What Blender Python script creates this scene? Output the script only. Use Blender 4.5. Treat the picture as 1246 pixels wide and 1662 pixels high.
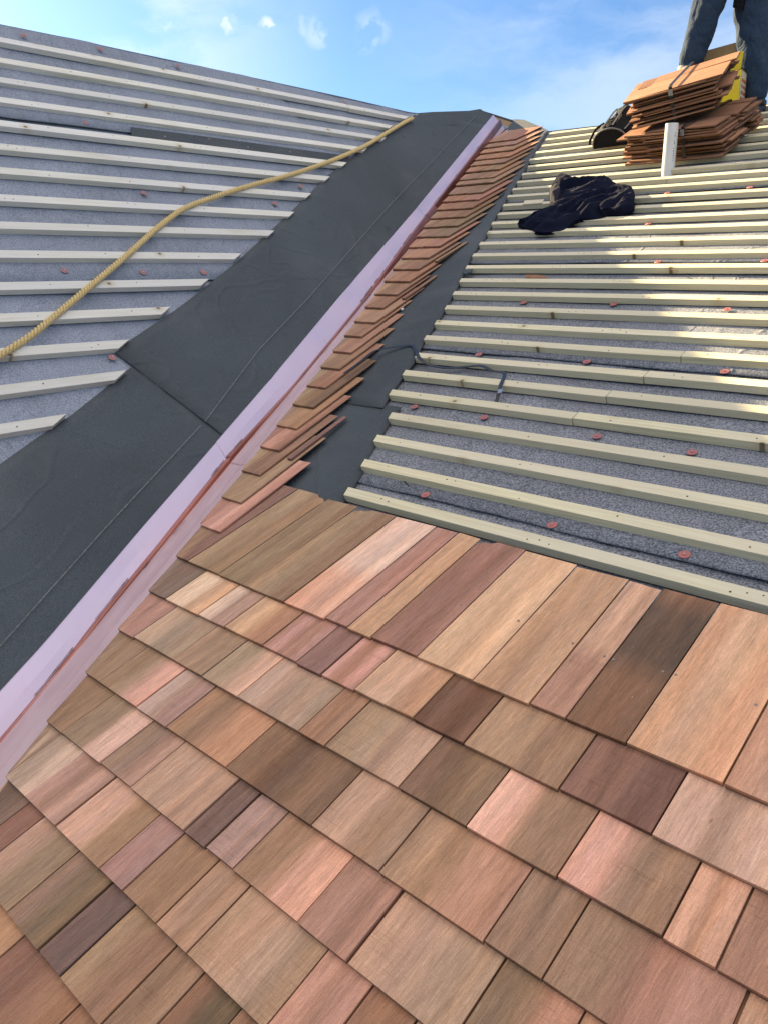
import bpy, bmesh, math, random
from mathutils import Vector, Matrix
from math import sin, cos, radians, pi
random.seed(7)
C = bpy.context.scene.collection
for o in list(bpy.data.objects): bpy.data.objects.remove(o)
S = 0.13                      # one batten gauge in metres; the lay-out below is in gauges

# ------------------------------------------------------------------ camera
CAM = Vector((22.8167, -25.4220, -0.9553)); FPX = 1339.66; ROT = (radians(73.5393), radians(0.1037), radians(43.8258))
cd = bpy.data.cameras.new('camera'); cam = bpy.data.objects.new('camera', cd); C.objects.link(cam)
cam.location = CAM * S; cam.rotation_euler = ROT
cd.sensor_fit = 'VERTICAL'; cd.sensor_height = 36.0; cd.lens = 36.0 * FPX / 1662; cd.clip_start = 0.02; cd.clip_end = 5000
bpy.context.scene.camera = cam
# ------------------------------------------------------------------ sun and sky
SUN = Vector((-1.0, 0.06, 0.4245)).normalized()
sl = bpy.data.lights.new('sun', 'SUN'); sl.energy = 5.0; sl.angle = radians(0.6); sl.color = (1.0, 0.76, 0.43)
so = bpy.data.objects.new('sun', sl); C.objects.link(so); so.rotation_euler = SUN.to_track_quat('Z', 'Y').to_euler()
w = bpy.data.worlds.new('World'); bpy.context.scene.world = w; w.use_nodes = True
nt = w.node_tree; N = nt.nodes; N.clear(); LK = nt.links.new
def wn(t, **k):
    n = N.new(t)
    for a, b in k.items(): setattr(n, a, b)
    return n
sky = wn('ShaderNodeTexSky', sky_type='NISHITA', sun_disc=False, air_density=1.0, dust_density=0.8, ozone_density=1.5)
sky.sun_elevation = math.asin(SUN.z); sky.sun_rotation = math.atan2(SUN.x, SUN.y)
SKYS = 0.12
tc = wn('ShaderNodeTexCoord')
def vmath(op, a, b=None):
    n = wn('ShaderNodeVectorMath', operation=op)
    if isinstance(a, (tuple, Vector)): n.inputs[0].default_value = a
    else: LK(a, n.inputs[0])
    if b is not None:
        if isinstance(b, (tuple, Vector)): n.inputs[1].default_value = b
        else: LK(b, n.inputs[1])
    return n
def wm(op, a, b=None, c=None, clamp=False):
    n = wn('ShaderNodeMath', operation=op, use_clamp=clamp)
    for i, v in enumerate((a, b, c)):
        if v is None: continue
        if isinstance(v, (int, float)): n.inputs[i].default_value = v
        else: LK(v, n.inputs[i])
    return n.outputs[0]
nrm = vmath('NORMALIZE', tc.outputs['Generated']).outputs[0]
def srgb(r, g, b):
    f = lambda c: (c/255/12.92 if c/255 <= .04045 else ((c/255+.055)/1.055)**2.4)
    return (f(r), f(g), f(b), 1.0)
RM = cam.rotation_euler.to_matrix()
def raydir(x, y): return (RM @ Vector(((x-623)/FPX, -(y-831)/FPX, -1.0))).normalized()
warp = wn('ShaderNodeTexNoise'); warp.inputs['Scale'].default_value = 22; warp.inputs['Detail'].default_value = 3
LK(nrm, warp.inputs['Vector'])
wo = vmath('SUBTRACT', warp.outputs['Color'], (0.5, 0.5, 0.5)).outputs[0]
wo2 = vmath('SCALE', wo); wo2.inputs['Scale'].default_value = 0.035
wd = vmath('ADD', nrm, wo2.outputs[0]).outputs[0]
wisp = wn('ShaderNodeTexNoise'); wisp.inputs['Scale'].default_value = 3.2; wisp.inputs['Detail'].default_value = 7; wisp.inputs['Roughness'].default_value = 0.6
mp = wn('ShaderNodeMapping'); mp.inputs['Scale'].default_value = (1, 1, 3.0); mp.inputs['Rotation'].default_value = (0.25, 0.1, 0)
LK(wd, mp.inputs['Vector']); LK(mp.outputs[0], wisp.inputs['Vector'])
fine = wn('ShaderNodeTexNoise'); fine.inputs['Scale'].default_value = 38; fine.inputs['Detail'].default_value = 5
LK(wd, fine.inputs['Vector'])
def smooth(v, lo, hi):
    n = wn('ShaderNodeMapRange', interpolation_type='SMOOTHSTEP'); n.inputs['From Min'].default_value = lo; n.inputs['From Max'].default_value = hi
    LK(v, n.inputs['Value']); return n.outputs['Result']
# small puffs near the left ridge and a veil on the right, as directions on the sky
cl = None
for (x, y, rad, amp) in ((282, 36, .020, .8), (366, 42, .017, .85), (437, 45, .016, .95), (268, 26, .012, .6), (300, 44, .012, .6), (350, 34, .010, .6), (452, 58, .010, .8), (500, 42, .014, .4), (520, 56, .022, .45), (555, 50, .016, .4), (600, 58, .026, .4), (292, 58, .008, .7), (368, 58, .010, .7)):
    d = raydir(x, y)
    dist = vmath('DISTANCE', wd, tuple(d)).outputs['Value']
    m = wm('MULTIPLY', smooth(dist, rad*1.1, rad*0.1), amp)
    cl = m if cl is None else wm('MAXIMUM', cl, m)
cl = wm('MULTIPLY', cl, smooth(fine.outputs['Fac'], .44, .60))
veil = wm('MULTIPLY', smooth(vmath('DISTANCE', nrm, tuple(raydir(1180, 40))).outputs['Value'], .42, .05), smooth(wisp.outputs['Fac'], .38, .66))
veil2 = wm('MULTIPLY', smooth(vmath('DISTANCE', nrm, tuple(raydir(-60, -20))).outputs['Value'], .40, .05), smooth(wisp.outputs['Fac'], .36, .60))
# broad unseen cloud overhead and behind the camera, added as neutral fill light
back = wm('MULTIPLY', smooth(vmath('DOT_PRODUCT', nrm, (0.22, -0.20, 0.955)).outputs['Value'], 0.35, 0.88), smooth(wisp.outputs['Fac'], .22, .52))
cov = wm('MAXIMUM', wm('MAXIMUM', wm('MULTIPLY', cl, .75), wm('MULTIPLY', veil, .40)), wm('MAXIMUM', wm('MULTIPLY', veil2, .7), wm('MULTIPLY', back, .92)))
bk = wm('MULTIPLY_ADD', back, -0.15, 1.0)
cloudcol = wn('ShaderNodeMix', data_type='RGBA'); LK(wm('MULTIPLY', back, 1.0, clamp=True), cloudcol.inputs['Factor'])
cloudcol.inputs['A'].default_value = (2.3, 2.42, 2.55, 1); cloudcol.inputs['B'].default_value = (3.65, 3.22, 2.9, 1)
tint = wn('ShaderNodeMix', data_type='RGBA', blend_type='MULTIPLY'); tint.inputs['Factor'].default_value = 1
LK(sky.outputs[0], tint.inputs['A']); tint.inputs['B'].default_value = (.158, .230, .325, 1)
mx = wn('ShaderNodeMix', data_type='RGBA'); LK(cov, mx.inputs['Factor']); LK(tint.outputs['Result'], mx.inputs['A']); LK(cloudcol.outputs['Result'], mx.inputs['B'])
bg = wn('ShaderNodeBackground'); LK(mx.outputs['Result'], bg.inputs['Color']); bg.inputs['Strength'].default_value = SKYS
LK(bg.outputs[0], wn('ShaderNodeOutputWorld').inputs['Surface'])
vs = bpy.context.scene.view_settings; vs.view_transform = 'Standard'; vs.look = 'None'; vs.gamma = 1; vs.exposure = 2.1
bpy.context.scene.render.engine = 'CYCLES'

# ------------------------------------------------------------------ the two roof planes
pR, pL = radians(22.6013), radians(43.06)
eR = Vector((1, 0, 0)); uR = Vector((0, cos(pR), sin(pR))); nR = eR.cross(uR)
eL = Vector((0, 1, 0)); uL = Vector((-cos(pL), 0, sin(pL))); nL = eL.cross(uL)
def PR(a, b, h=0.0): return eR*a + uR*b + nR*h
def PL(a, b, h=0.0): return eL*a + uL*b + nL*h
def onp(x, y, e, u, n, h):
    d = raydir(x, y); t = (h - n.dot(CAM)) / n.dot(d); P = CAM + d*t
    return P.dot(e), P.dot(u)
def bR(x, y, h=0.0): return onp(x, y, eR, uR, nR, h)
def bL(x, y, h=0.0): return onp(x, y, eL, uL, nL, h)
vd = nR.cross(nL); vd = vd / vd.y               # valley direction per unit of y
VA = vd.dot(eR)/vd.dot(uR); VL = vd.dot(uL)/vd.dot(eL)
def valA(b): return VA*b                        # valley line on R: a for b
def valB(e): return VL*e                        # valley line on L: b for e

# ------------------------------------------------------------------ materials
def newmat(name):
    m = bpy.data.materials.new(name); m.use_nodes = True
    m.node_tree.nodes.clear(); return m
class MT:
    def __init__(s, name, rough=.7, spec=.3, metal=0.0):
        s.m = newmat(name); s.n = s.m.node_tree.nodes; s.l = s.m.node_tree.links.new
        s.b = s.n.new('ShaderNodeBsdfPrincipled'); s.o = s.n.new('ShaderNodeOutputMaterial'); s.l(s.b.outputs[0], s.o.inputs[0])
        s.b.inputs['Roughness'].default_value = rough; s.b.inputs['Specular IOR Level'].default_value = spec; s.b.inputs['Metallic'].default_value = metal
        s.tc = s.n.new('ShaderNodeTexCoord'); s.h = []
        oi = s.n.new('ShaderNodeObjectInfo'); s.oi = oi
        ad = s.n.new('ShaderNodeVectorMath'); ad.operation = 'ADD'
        sc = s.n.new('ShaderNodeVectorMath'); sc.operation = 'SCALE'; sc.inputs[0].default_value = (13.1, 7.7, 5.3)
        s.l(oi.outputs['Random'], sc.inputs['Scale']); s.l(s.tc.outputs['Object'], ad.inputs[0]); s.l(sc.outputs[0], ad.inputs[1]); s.vec = ad.outputs[0]
    def noise(s, scale, detail=3, rough=.5, st=(1, 1, 1), vec=None, dist=0):
        mp = s.n.new('ShaderNodeMapping'); mp.inputs['Scale'].default_value = st; s.l(vec or s.vec, mp.inputs[0])
        t = s.n.new('ShaderNodeTexNoise'); t.inputs['Scale'].default_value = scale; t.inputs['Detail'].default_value = detail; t.inputs['Roughness'].default_value = rough
        t.inputs['Distortion'].default_value = dist
        s.l(mp.outputs[0], t.inputs['Vector']); return t.outputs['Fac']
    def vor(s, scale, st=(1, 1, 1), out='Distance', rnd=1.0):
        mp = s.n.new('ShaderNodeMapping'); mp.inputs['Scale'].default_value = st; s.l(s.vec, mp.inputs[0])
        t = s.n.new('ShaderNodeTexVoronoi'); t.inputs['Scale'].default_value = scale; t.inputs['Randomness'].default_value = rnd
        s.l(mp.outputs[0], t.inputs['Vector']); return t.outputs[out]
    def rng(s, v, a, b, c=0.0, d=1.0, sm=True):
        t = s.n.new('ShaderNodeMapRange'); t.interpolation_type = 'SMOOTHSTEP' if sm else 'LINEAR'
        for k, q in zip(('From Min', 'From Max', 'To Min', 'To Max'), (a, b, c, d)): t.inputs[k].default_value = q
        s.l(v, t.inputs['Value']); return t.outputs[0]
    def math(s, op, a, b=None):
        t = s.n.new('ShaderNodeMath'); t.operation = op
        for i, v in enumerate((a, b)):
            if v is None: continue
            if isinstance(v, (int, float)): t.inputs[i].default_value = v
            else: s.l(v, t.inputs[i])
        return t.outputs[0]
    def mix(s, f, a, b, bt='MIX'):
        t = s.n.new('ShaderNodeMix'); t.data_type = 'RGBA'; t.blend_type = bt
        for k, v in (('Factor', f), ('A', a), ('B', b)):
            i = t.inputs[k] if k == 'Factor' else t.inputs[k]
            if k == 'Factor':
                if isinstance(v, (int, float)): t.inputs['Factor'].default_value = v
                else: s.l(v, t.inputs['Factor'])
            else:
                if isinstance(v, tuple): i.default_value = v
                else: s.l(v, i)
        return t.outputs['Result']
    def val(s, v):   # grey colour from value
        t = s.n.new('ShaderNodeCombineColor')
        for i in range(3): s.l(v, t.inputs[i])
        return t.outputs[0]
    def attr(s, name):
        t = s.n.new('ShaderNodeAttribute'); t.attribute_name = name; return t.outputs['Color']
    def col(s, c):
        if isinstance(c, tuple): s.b.inputs['Base Color'].default_value = c
        else: s.l(c, s.b.inputs['Base Color'])
        return s
    def bump(s, v, dist, strength=1.0):
        t = s.n.new('ShaderNodeBump'); t.inputs['Distance'].default_value = dist; t.inputs['Strength'].default_value = strength
        s.l(v, t.inputs['Height'])
        if s.h: s.l(s.h[-1], t.inputs['Normal'])
        s.h.append(t.outputs[0]); s.l(t.outputs[0], s.b.inputs['Normal']); return s

# cedar: colour bands come with each board; grain, saw marks, flecks here
t = MT('cedar', .78, .22)
g1 = t.noise(30, 4, .62, (1, .045, 1)); g2 = t.noise(150, 3, .6, (1, .05, 1)); g3 = t.noise(9, 3, .5, (1, .22, 1), dist=.6)
kerf = t.noise(330, 2, .5, (.05, 1, 1)); km = t.rng(t.noise(4, 2, .5), .56, .68)
grit = t.noise(620, 3, .7); g4 = t.noise(430, 3, .65, (1, .028, 1)); pit = t.noise(260, 3, .7, (1, .4, 1))
c = t.attr('Col')
c = t.mix(1.0, c, t.val(t.rng(g1, .3, .7, .83, 1.15, False)), 'MULTIPLY')
c = t.mix(1.0, c, t.val(t.rng(g2, .25, .75, .86, 1.12, False)), 'MULTIPLY')
c = t.mix(t.rng(g3, .5, .72, 0, .42), c, t.mix(1.0, c, (1.02, .86, .80, 1), 'MULTIPLY'))
c = t.mix(t.rng(g3, .48, .28, 0, .38), c, t.mix(1.0, c, (.84, .88, .82, 1), 'MULTIPLY'))
c = t.mix(t.math('MULTIPLY', t.rng(kerf, .52, .70), t.math('MULTIPLY', km, .38)), c, t.mix(1.0, c, (.62, .55, .5, 1), 'MULTIPLY'))
c = t.mix(1.0, c, t.val(t.rng(grit, .3, .7, .80, 1.18, False)), 'MULTIPLY')
c = t.mix(1.0, c, t.val(t.rng(g4, .3, .7, .81, 1.17, False)), 'MULTIPLY')
c = t.mix(t.rng(pit, .60, .72, 0, .30), c, t.mix(1.0, c, (.58, .50, .46, 1), 'MULTIPLY'))
dots = t.rng(t.vor(24, (1, .35, 1)), .07, .02, 0, 1); dm = t.rng(t.noise(5, 2), .55, .66)
c = t.mix(t.math('MULTIPLY', t.math('MULTIPLY', dots, dm), .5), c, (.10, .055, .035, 1))
fl = t.rng(t.noise(95, 2, .5, (1, .25, 1), dist=1.6), .70, .76); flm = t.rng(t.noise(6, 1), .56, .68)
c = t.mix(t.math('MULTIPLY', t.math('MULTIPLY', fl, flm), .45), c, (.62, .50, .36, 1))
t.col(c).bump(g1, .0012).bump(g2, .0005).bump(t.math('MULTIPLY', kerf, km), .0012).bump(grit, .0006).bump(g4, .0006).bump(pit, .0006); M_CEDAR = t.m
# softwood battens
t = MT('softwood_batten', .62, .3)
g1 = t.noise(150, 5, .65, (.03, 1, 1)); g3 = t.noise(2.2, 2, .5, (1, 1, 1)); g2 = t.noise(420, 2, .5, (.04, 1, 1))
base = t.mix(t.rng(g1, .3, .7), (.79, .75, .50, 1), (.60, .54, .34, 1))
base = t.mix(t.rng(g3, .35, .65, 0, .6), base, (.66, .60, .47, 1))
base = t.mix(t.rng(t.oi.outputs['Random'], 0, 1, 0, .7), base, (.54, .50, .36, 1))
kd = t.vor(3.3, (1, 1.3, 1)); kd.node.voronoi_dimensions = '2D'; kn = t.rng(kd, .034, .014)
ring = t.rng(kd, .11, .03, 0, .35)
c = t.mix(ring, base, (.42, .34, .17, 1)); c = t.mix(t.math('MULTIPLY', kn, .85), c, (.12, .07, .035, 1))
st_ = t.rng(t.noise(7, 4, .65, (.25, 1, 1)), .55, .75, 0, .35); c = t.mix(st_, c, (.40, .36, .24, 1))
t.col(c).bump(g1, .0014).bump(g2, .0006); M_BATTEN = t.m
M_BATTEN_HAZE = t.m.copy(); M_BATTEN_HAZE.name = 'hazed_batten'  # same softwood for the left slope, lens-flare haze put into its colour
for l_ in M_BATTEN_HAZE.node_tree.nodes:
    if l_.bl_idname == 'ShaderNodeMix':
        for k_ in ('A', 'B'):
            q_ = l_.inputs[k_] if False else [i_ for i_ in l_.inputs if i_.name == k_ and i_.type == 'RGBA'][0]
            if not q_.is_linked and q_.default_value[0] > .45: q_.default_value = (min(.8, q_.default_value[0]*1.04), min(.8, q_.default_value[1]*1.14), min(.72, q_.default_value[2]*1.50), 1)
t = MT('nail_steel', .35, .5, .9); t.col((.42, .43, .44, 1)); M_NAIL = t.m
t = MT('dull_nail', .55, .4, .5); t.col((.26, .24, .22, 1)); M_NAIL2 = t.m
t = MT('rusty_nail_hole', .8, .2); t.col((.05, .035, .025, 1)); M_HOLE = t.m
# mineral felt underlay
def felt(name, ca, cb, dark, gs, warmth=None):
    t = MT(name, .85, .3)
    g = t.noise(gs, 2, .65); big = t.noise(1.6, 3, .55, dist=.5); mid = t.noise(16, 3, .6, (1, .25, 1))
    c = t.mix(t.rng(g, .36, .64, 0, 1, False), ca, cb)
    c = t.mix(1.0, c, t.val(t.rng(big, .3, .7, .88, 1.12, False)), 'MULTIPLY')
    c = t.mix(1.0, c, t.val(t.rng(mid, .3, .7, .93, 1.07, False)), 'MULTIPLY')
    c = t.mix(t.rng(t.noise(gs*1.3, 1, .5), .62, .72, 0, .7), c, dark)
    crs = t.noise(2.6, 3, .55, (1, .55, 1), dist=1.2); cr = t.rng(t.math('ABSOLUTE', t.math('SUBTRACT', crs, .5)), .0, .035, 1, 0)
    t.col(c).bump(g, .0012, .8).bump(mid, .004, .8).bump(big, .04, .7).bump(cr, .005, .6); return t.m
M_FELT_R = felt('blue_grey_mineral_felt', (.085, .097, .118, 1), (.29, .31, .35, 1), (.02, .025, .035, 1), 210)
M_FELT_L = felt('slate_blue_mineral_felt', (.17, .20, .25, 1), (.32, .36, .44, 1), (.07, .085, .12, 1), 230)  # bluer felt, lightened: haze of the lens flare put into the colour
def membrane(name):
    t = MT(name, .80, .35)
    g = t.noise(420, 3, .7); big = t.noise(1.3, 3, .5, dist=.4); mid = t.noise(7, 4, .6); spot = t.rng(t.vor(3.1), .10, .02)
    c = t.mix(t.rng(g, .35, .68, 0, 1, False), (.036, .047, .056, 1), (.085, .103, .118, 1))
    c = t.mix(1.0, c, t.val(t.rng(big, .3, .7, .82, 1.18, False)), 'MULTIPLY')
    c = t.mix(t.math('MULTIPLY', spot, .35), c, (.02, .024, .028, 1))
    c = t.mix(t.rng(t.noise(190, 2, .5), .68, .74, 0, .35), c, (.16, .17, .17, 1))
    crs = t.noise(1.7, 2, .5, dist=1.0); cr = t.rng(t.math('ABSOLUTE', t.math('SUBTRACT', crs, .5)), .0, .03, 1, 0)
    dust = t.rng(t.noise(2.2, 5, .65), .5, .75, 0, .22); c = t.mix(dust, c, (.15, .155, .16, 1))
    t.col(c).bump(g, .0007, .7).bump(mid, .008, .7).bump(big, .05, .7).bump(cr, .004, .5); return t.m
M_MEM = membrane('black_valley_membrane')
t = MT('chalk', .9, .1); c = t.mix(t.rng(t.noise(160, 3), .3, .7), (.11, .12, .125, 1), (.20, .215, .225, 1)); t.col(c); M_CHALK = t.m
# copper with its lilac protective film
t = MT('filmed_copper', .34, .5, 1.0)
n1 = t.noise(3.0, 3, .5); n2 = t.noise(26, 4, .6)
c = t.mix(t.rng(n1, .35, .65), (.56, .50, .66, 1), (.60, .52, .67, 1)); c = t.mix(t.rng(n2, .62, .75, 0, .25), c, (.55, .36, .36, 1))
t.col(c); t.l(t.rng(n1, .3, .7, .46, .54), t.b.inputs['Roughness']); t.bump(n1, .006, .5).bump(n2, .0008, .5)
t.b.inputs['Metallic'].default_value = .5; M_FILM = t.m
t = MT('bare_copper', .33, .5, .8)
n1 = t.noise(14, 4, .6, (1, .2, 1)); c = t.mix(t.rng(n1, .3, .7), (.26, .095, .065, 1), (.46, .18, .13, 1))
t.col(c).bump(n1, .003, .8); M_COPPER = t.m
t = MT('torn_film', .5, .4); c = t.mix(t.rng(t.noise(60, 3), .4, .6), (.10, .06, .06, 1), (.26, .17, .18, 1)); t.col(c); M_TORN = t.m
t = MT('pink_film', .38, .5, .45); n1 = t.noise(20, 3, .6, (1, .2, 1)); c = t.mix(t.rng(n1, .35, .65), (.60, .43, .46, 1), (.68, .51, .54, 1)); t.col(c).bump(n1, .0015, .6); M_PINK = t.m
t = MT('rope_fibre', .85, .2); c = t.mix(t.rng(t.noise(240, 3, .6, (1, 1, 1)), .35, .65), (.50, .38, .16, 1), (.70, .57, .30, 1)); t.col(c).bump(t.noise(500, 2), .001); M_ROPE = t.m
t = MT('black_strap_plastic', .38, .5); t.col((.012, .013, .017, 1)).bump(t.noise(60, 2), .0006); M_STRAP = t.m
t = MT('red_plastic_cap', .5, .4); c = t.mix(t.rng(t.noise(30, 2), .4, .6), (.42, .14, .12, 1), (.36, .13, .13, 1)); t.col(c); M_CAP = t.m
t = MT('hazed_red_cap', .6, .3); c = t.mix(t.rng(t.noise(30, 2), .4, .6), (.36, .17, .17, 1), (.30, .17, .19, 1)); t.col(c); M_CAP_HAZE = t.m  # left-slope caps: red paled by flare haze put into the colour
t = MT('navy_fleece', .95, .15); g = t.noise(300, 3, .6); c = t.mix(t.rng(g, .35, .65), (.003, .0045, .015, 1), (.006, .009, .026, 1)); t.col(c).bump(t.noise(30, 4, .6), .008, .6).bump(g, .001)
M_NAVY = t.m
t = MT('grey_lining', .95, .15); t.col((.024, .025, .036, 1)).bump(t.noise(60, 4), .004); M_LINING = t.m
t = MT('black_nylon', .6, .15); g = t.noise(45, 4, .6); t.col((.006, .0068, .009, 1)).bump(g, .010, .9).bump(t.noise(600, 2), .0004); M_NYLON = t.m
t = MT('webbing', .7, .3); t.col((.16, .165, .175, 1)).bump(t.noise(300, 2), .001); M_WEB = t.m
t = MT('white_pvc', .32, .5); c = t.mix(t.rng(t.noise(9, 3), .4, .7), (.62, .64, .65, 1), (.55, .57, .58, 1)); t.col(c); M_PVC = t.m
t = MT('pvc_print', .5, .4); t.col((.16, .17, .19, 1)); M_PRINT = t.m
t = MT('denim', .9, .2); g = t.noise(500, 3, .6); b_ = t.noise(7, 3, .6); c = t.mix(t.rng(g, .35, .65), (.014, .032, .068, 1), (.036, .062, .105, 1)); c = t.mix(t.rng(b_, .45, .7, 0, .35), c, (.07, .095, .13, 1))
t.col(c).bump(t.noise(16, 4, .6, (1, 1, .6), dist=1.0), .022, .9).bump(g, .001); M_DENIM = t.m
t = MT('boot_leather', .6, .4); c = t.mix(t.rng(t.noise(25, 3), .4, .65), (.15, .13, .11, 1), (.25, .22, .18, 1)); t.col(c).bump(t.noise(60, 3), .002); M_BOOT = t.m
t = MT('dark_boot', .6, .4); t.col((.02, .022, .03, 1)).bump(t.noise(60, 3), .002); M_BOOT2 = t.m
t = MT('sole_rubber', .8, .3); t.col((.10, .095, .085, 1)); M_SOLE = t.m
t = MT('beige_jacket', .9, .2); g = t.noise(400, 2); t.col((.36, .33, .28, 1)).bump(t.noise(14, 4, .6), .02, .8).bump(g, .001); M_JACKET = t.m
t = MT('skin', .5, .4); c = t.mix(t.rng(t.noise(30, 3), .35, .65), (.52, .31, .22, 1), (.60, .37, .27, 1)); t.col(c); t.b.inputs['Subsurface Weight'].default_value = .05; M_SKIN = t.m
t = MT('brown_hair', .7, .3); t.col((.05, .03, .018, 1)).bump(t.noise(200, 2, .5, (1, 1, .1)), .003); M_HAIR = t.m
t = MT('eye', .2, .5); t.col((.03, .02, .015, 1)); M_EYE = t.m
t = MT('cardboard', .9, .15); c = t.mix(t.rng(t.noise(12, 3), .35, .65), (.36, .25, .13, 1), (.42, .30, .17, 1)); t.col(c).bump(t.noise(160, 2, .5, (1, .05, 1)), .0008); M_CARD = t.m
t = MT('yellow_print', .45, .4); c = t.mix(t.rng(t.noise(8, 3), .4, .7), (.80, .68, .03, 1), (.72, .60, .05, 1)); t.col(c); M_YEL = t.m
t = MT('cream_print', .6, .3); t.col((.55, .50, .36, 1)); M_CREAM = t.m
t = MT('red_print', .5, .4); t.col((.45, .07, .03, 1)); M_RED = t.m
t = MT('orange_print', .5, .4); t.col((.70, .30, .03, 1)); M_ORG = t.m
t = MT('render_wall', .9, .2); c = t.mix(t.rng(t.noise(3, 4), .3, .7), (.50, .46, .38, 1), (.58, .54, .46, 1)); t.col(c).bump(t.noise(80, 3), .003); M_WALL = t.m
t = MT('plywood_deck', .85, .2); c = t.mix(t.rng(t.noise(8, 4, .6, (1, .1, 1)), .3, .7), (.30, .21, .12, 1), (.40, .29, .17, 1)); t.col(c); M_DECK = t.m
t = MT('lawn', .9, .2); c = t.mix(t.rng(t.noise(.4, 6, .6), .35, .65), (.08, .09, .05, 1), (.13, .13, .08, 1)); t.col(c).bump(t.noise(9, 4), .05); M_GRASS = t.m
t = MT('window_glass', .08, .6); t.col((.03, .04, .05, 1)); M_GLASS = t.m
t = MT('white_frame', .5, .4); t.col((.75, .75, .73, 1)); M_FRAME = t.m

# ------------------------------------------------------------------ helpers
def mesh_obj(name, V, F, mats, parent=None, basis=None, origin=None, cols=None, fm=None, smooth=False):
    """V in gauges (world lay-out).  Object gets an orientation 'basis' (3 vectors) and an origin, so Object coordinates follow the board."""
    V = [Vector(v) for v in V]
    if basis is None: basis = (Vector((1, 0, 0)), Vector((0, 1, 0)), Vector((0, 0, 1)))
    R = Matrix(basis).transposed()
    if origin is None:
        cx = sum(v.x for v in V)/len(V); cy = sum(v.y for v in V)/len(V); origin = Vector((cx, cy, min(v.z for v in V)))
    origin = Vector(origin); Ri = R.transposed()
    me = bpy.data.meshes.new(name); me.from_pydata([tuple((Ri @ (v-origin))*S) for v in V], [], F)
    ml = mats if isinstance(mats, (list, tuple)) else [mats]
    for m in ml: me.materials.append(m)
    if fm:
        for p, k in zip(me.polygons, fm): p.material_index = k
    if smooth:
        for p in me.polygons: p.use_smooth = True
    if cols:
        at = me.attributes.new('Col', 'FLOAT_COLOR', 'POINT')
        for i, c in enumerate(cols): at.data[i].color = (c[0], c[1], c[2], 1)
    me.validate(); me.update()
    o = bpy.data.objects.new(name, me); C.objects.link(o)
    mw = Matrix.Translation(origin*S) @ R.to_4x4()
    if parent is not None:
        o.parent = parent; o.matrix_parent_inverse = Matrix.Identity(4)
        o.matrix_basis = parent['_mw_inv'] @ mw if False else PM[parent.name].inverted() @ mw
    else: o.matrix_basis = mw
    PM[o.name] = mw
    return o
PM = {}
def tag(o, label=None, cat=None, group=None, kind=None):
    if label: o['label'] = label
    if cat: o['category'] = cat
    if group: o['group'] = group
    if kind: o['kind'] = kind
    return o
def empty(name, origin, basis=None):
    if basis is None: basis = (Vector((1, 0, 0)), Vector((0, 1, 0)), Vector((0, 0, 1)))
    o = bpy.data.objects.new(name, None); C.objects.link(o)
    mw = Matrix.Translation(Vector(origin)*S) @ Matrix(basis).transposed().to_4x4(); o.matrix_basis = mw; PM[o.name] = mw
    o.empty_display_size = .1
    return o
def recalc(o):
    bm = bmesh.new(); bm.from_mesh(o.data); bmesh.ops.recalc_face_normals(bm, faces=bm.faces); bm.to_mesh(o.data); bm.free(); return o
def box(P, basis, sx, sy, sz):
    """box verts from corner P along basis"""
    X, Y, Z = basis
    V = [P + X*(i*sx) + Y*(j*sy) + Z*(k*sz) for k in (0, 1) for j in (0, 1) for i in (0, 1)]
    F = [(0, 2, 3, 1), (4, 5, 7, 6), (0, 1, 5, 4), (2, 6, 7, 3), (0, 4, 6, 2), (1, 3, 7, 5)]
    return V, F
def merge(parts):
    V, F, K = [], [], []
    for p in parts:
        v, f = p[0], p[1]; k = p[2] if len(p) > 2 else 0
        n = len(V); V += list(v); F += [tuple(i+n for i in q) for q in f]; K += [k]*len(f) if isinstance(k, int) else list(k)
    return V, F, K
def tube(pts, r, seg=8, up=Vector((0, 0, 1)), caps=True):
    V, F = [], []
    n = len(pts); rr = r if isinstance(r, (list, tuple)) else [r]*n
    for i, p in enumerate(pts):
        d = (pts[min(i+1, n-1)] - pts[max(i-1, 0)]).normalized()
        x = d.cross(up)
        if x.length < 1e-4: x = d.cross(Vector((1, 0, 0)))
        x.normalize(); y = x.cross(d).normalized()
        for s_ in range(seg): V.append(p + (x*cos(2*pi*s_/seg) + y*sin(2*pi*s_/seg))*rr[i])
    for i in range(n-1):
        for s_ in range(seg):
            a = i*seg+s_; b = i*seg+(s_+1) % seg; F.append((a, b, b+seg, a+seg))
    if caps: F.append(tuple(range(seg))[::-1]); F.append(tuple(range((n-1)*seg, n*seg)))
    return V, F
def disc(c, n, r, t, seg=10):
    x = n.cross(Vector((0.3, 1, 0.1))).normalized(); y = n.cross(x)
    V = []
    for h, q in ((0, 1), (t, .93)):
        V += [c + n*h + (x*cos(2*pi*i/seg)+y*sin(2*pi*i/seg))*r*q for i in range(seg)]
    F = [tuple(range(seg, 2*seg))] + [(i, (i+1) % seg, (i+1) % seg+seg, i+seg) for i in range(seg)]
    return V, F
def interp(tab, x):
    if x <= tab[0][0]: i = 0
    elif x >= tab[-1][0]: i = len(tab)-2
    else: i = max(k for k in range(len(tab)-1) if tab[k][0] <= x)
    (x0, y0), (x1, y1) = tab[i], tab[i+1]; return y0 + (y1-y0)*(x-x0)/(x1-x0)
def wav(x, seed=0, amp=1.0): return amp*(sin(x*1.3+seed)*.5+sin(x*3.1+seed*2.3)*.3+sin(x*7.7+seed*.7)*.2)
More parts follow.
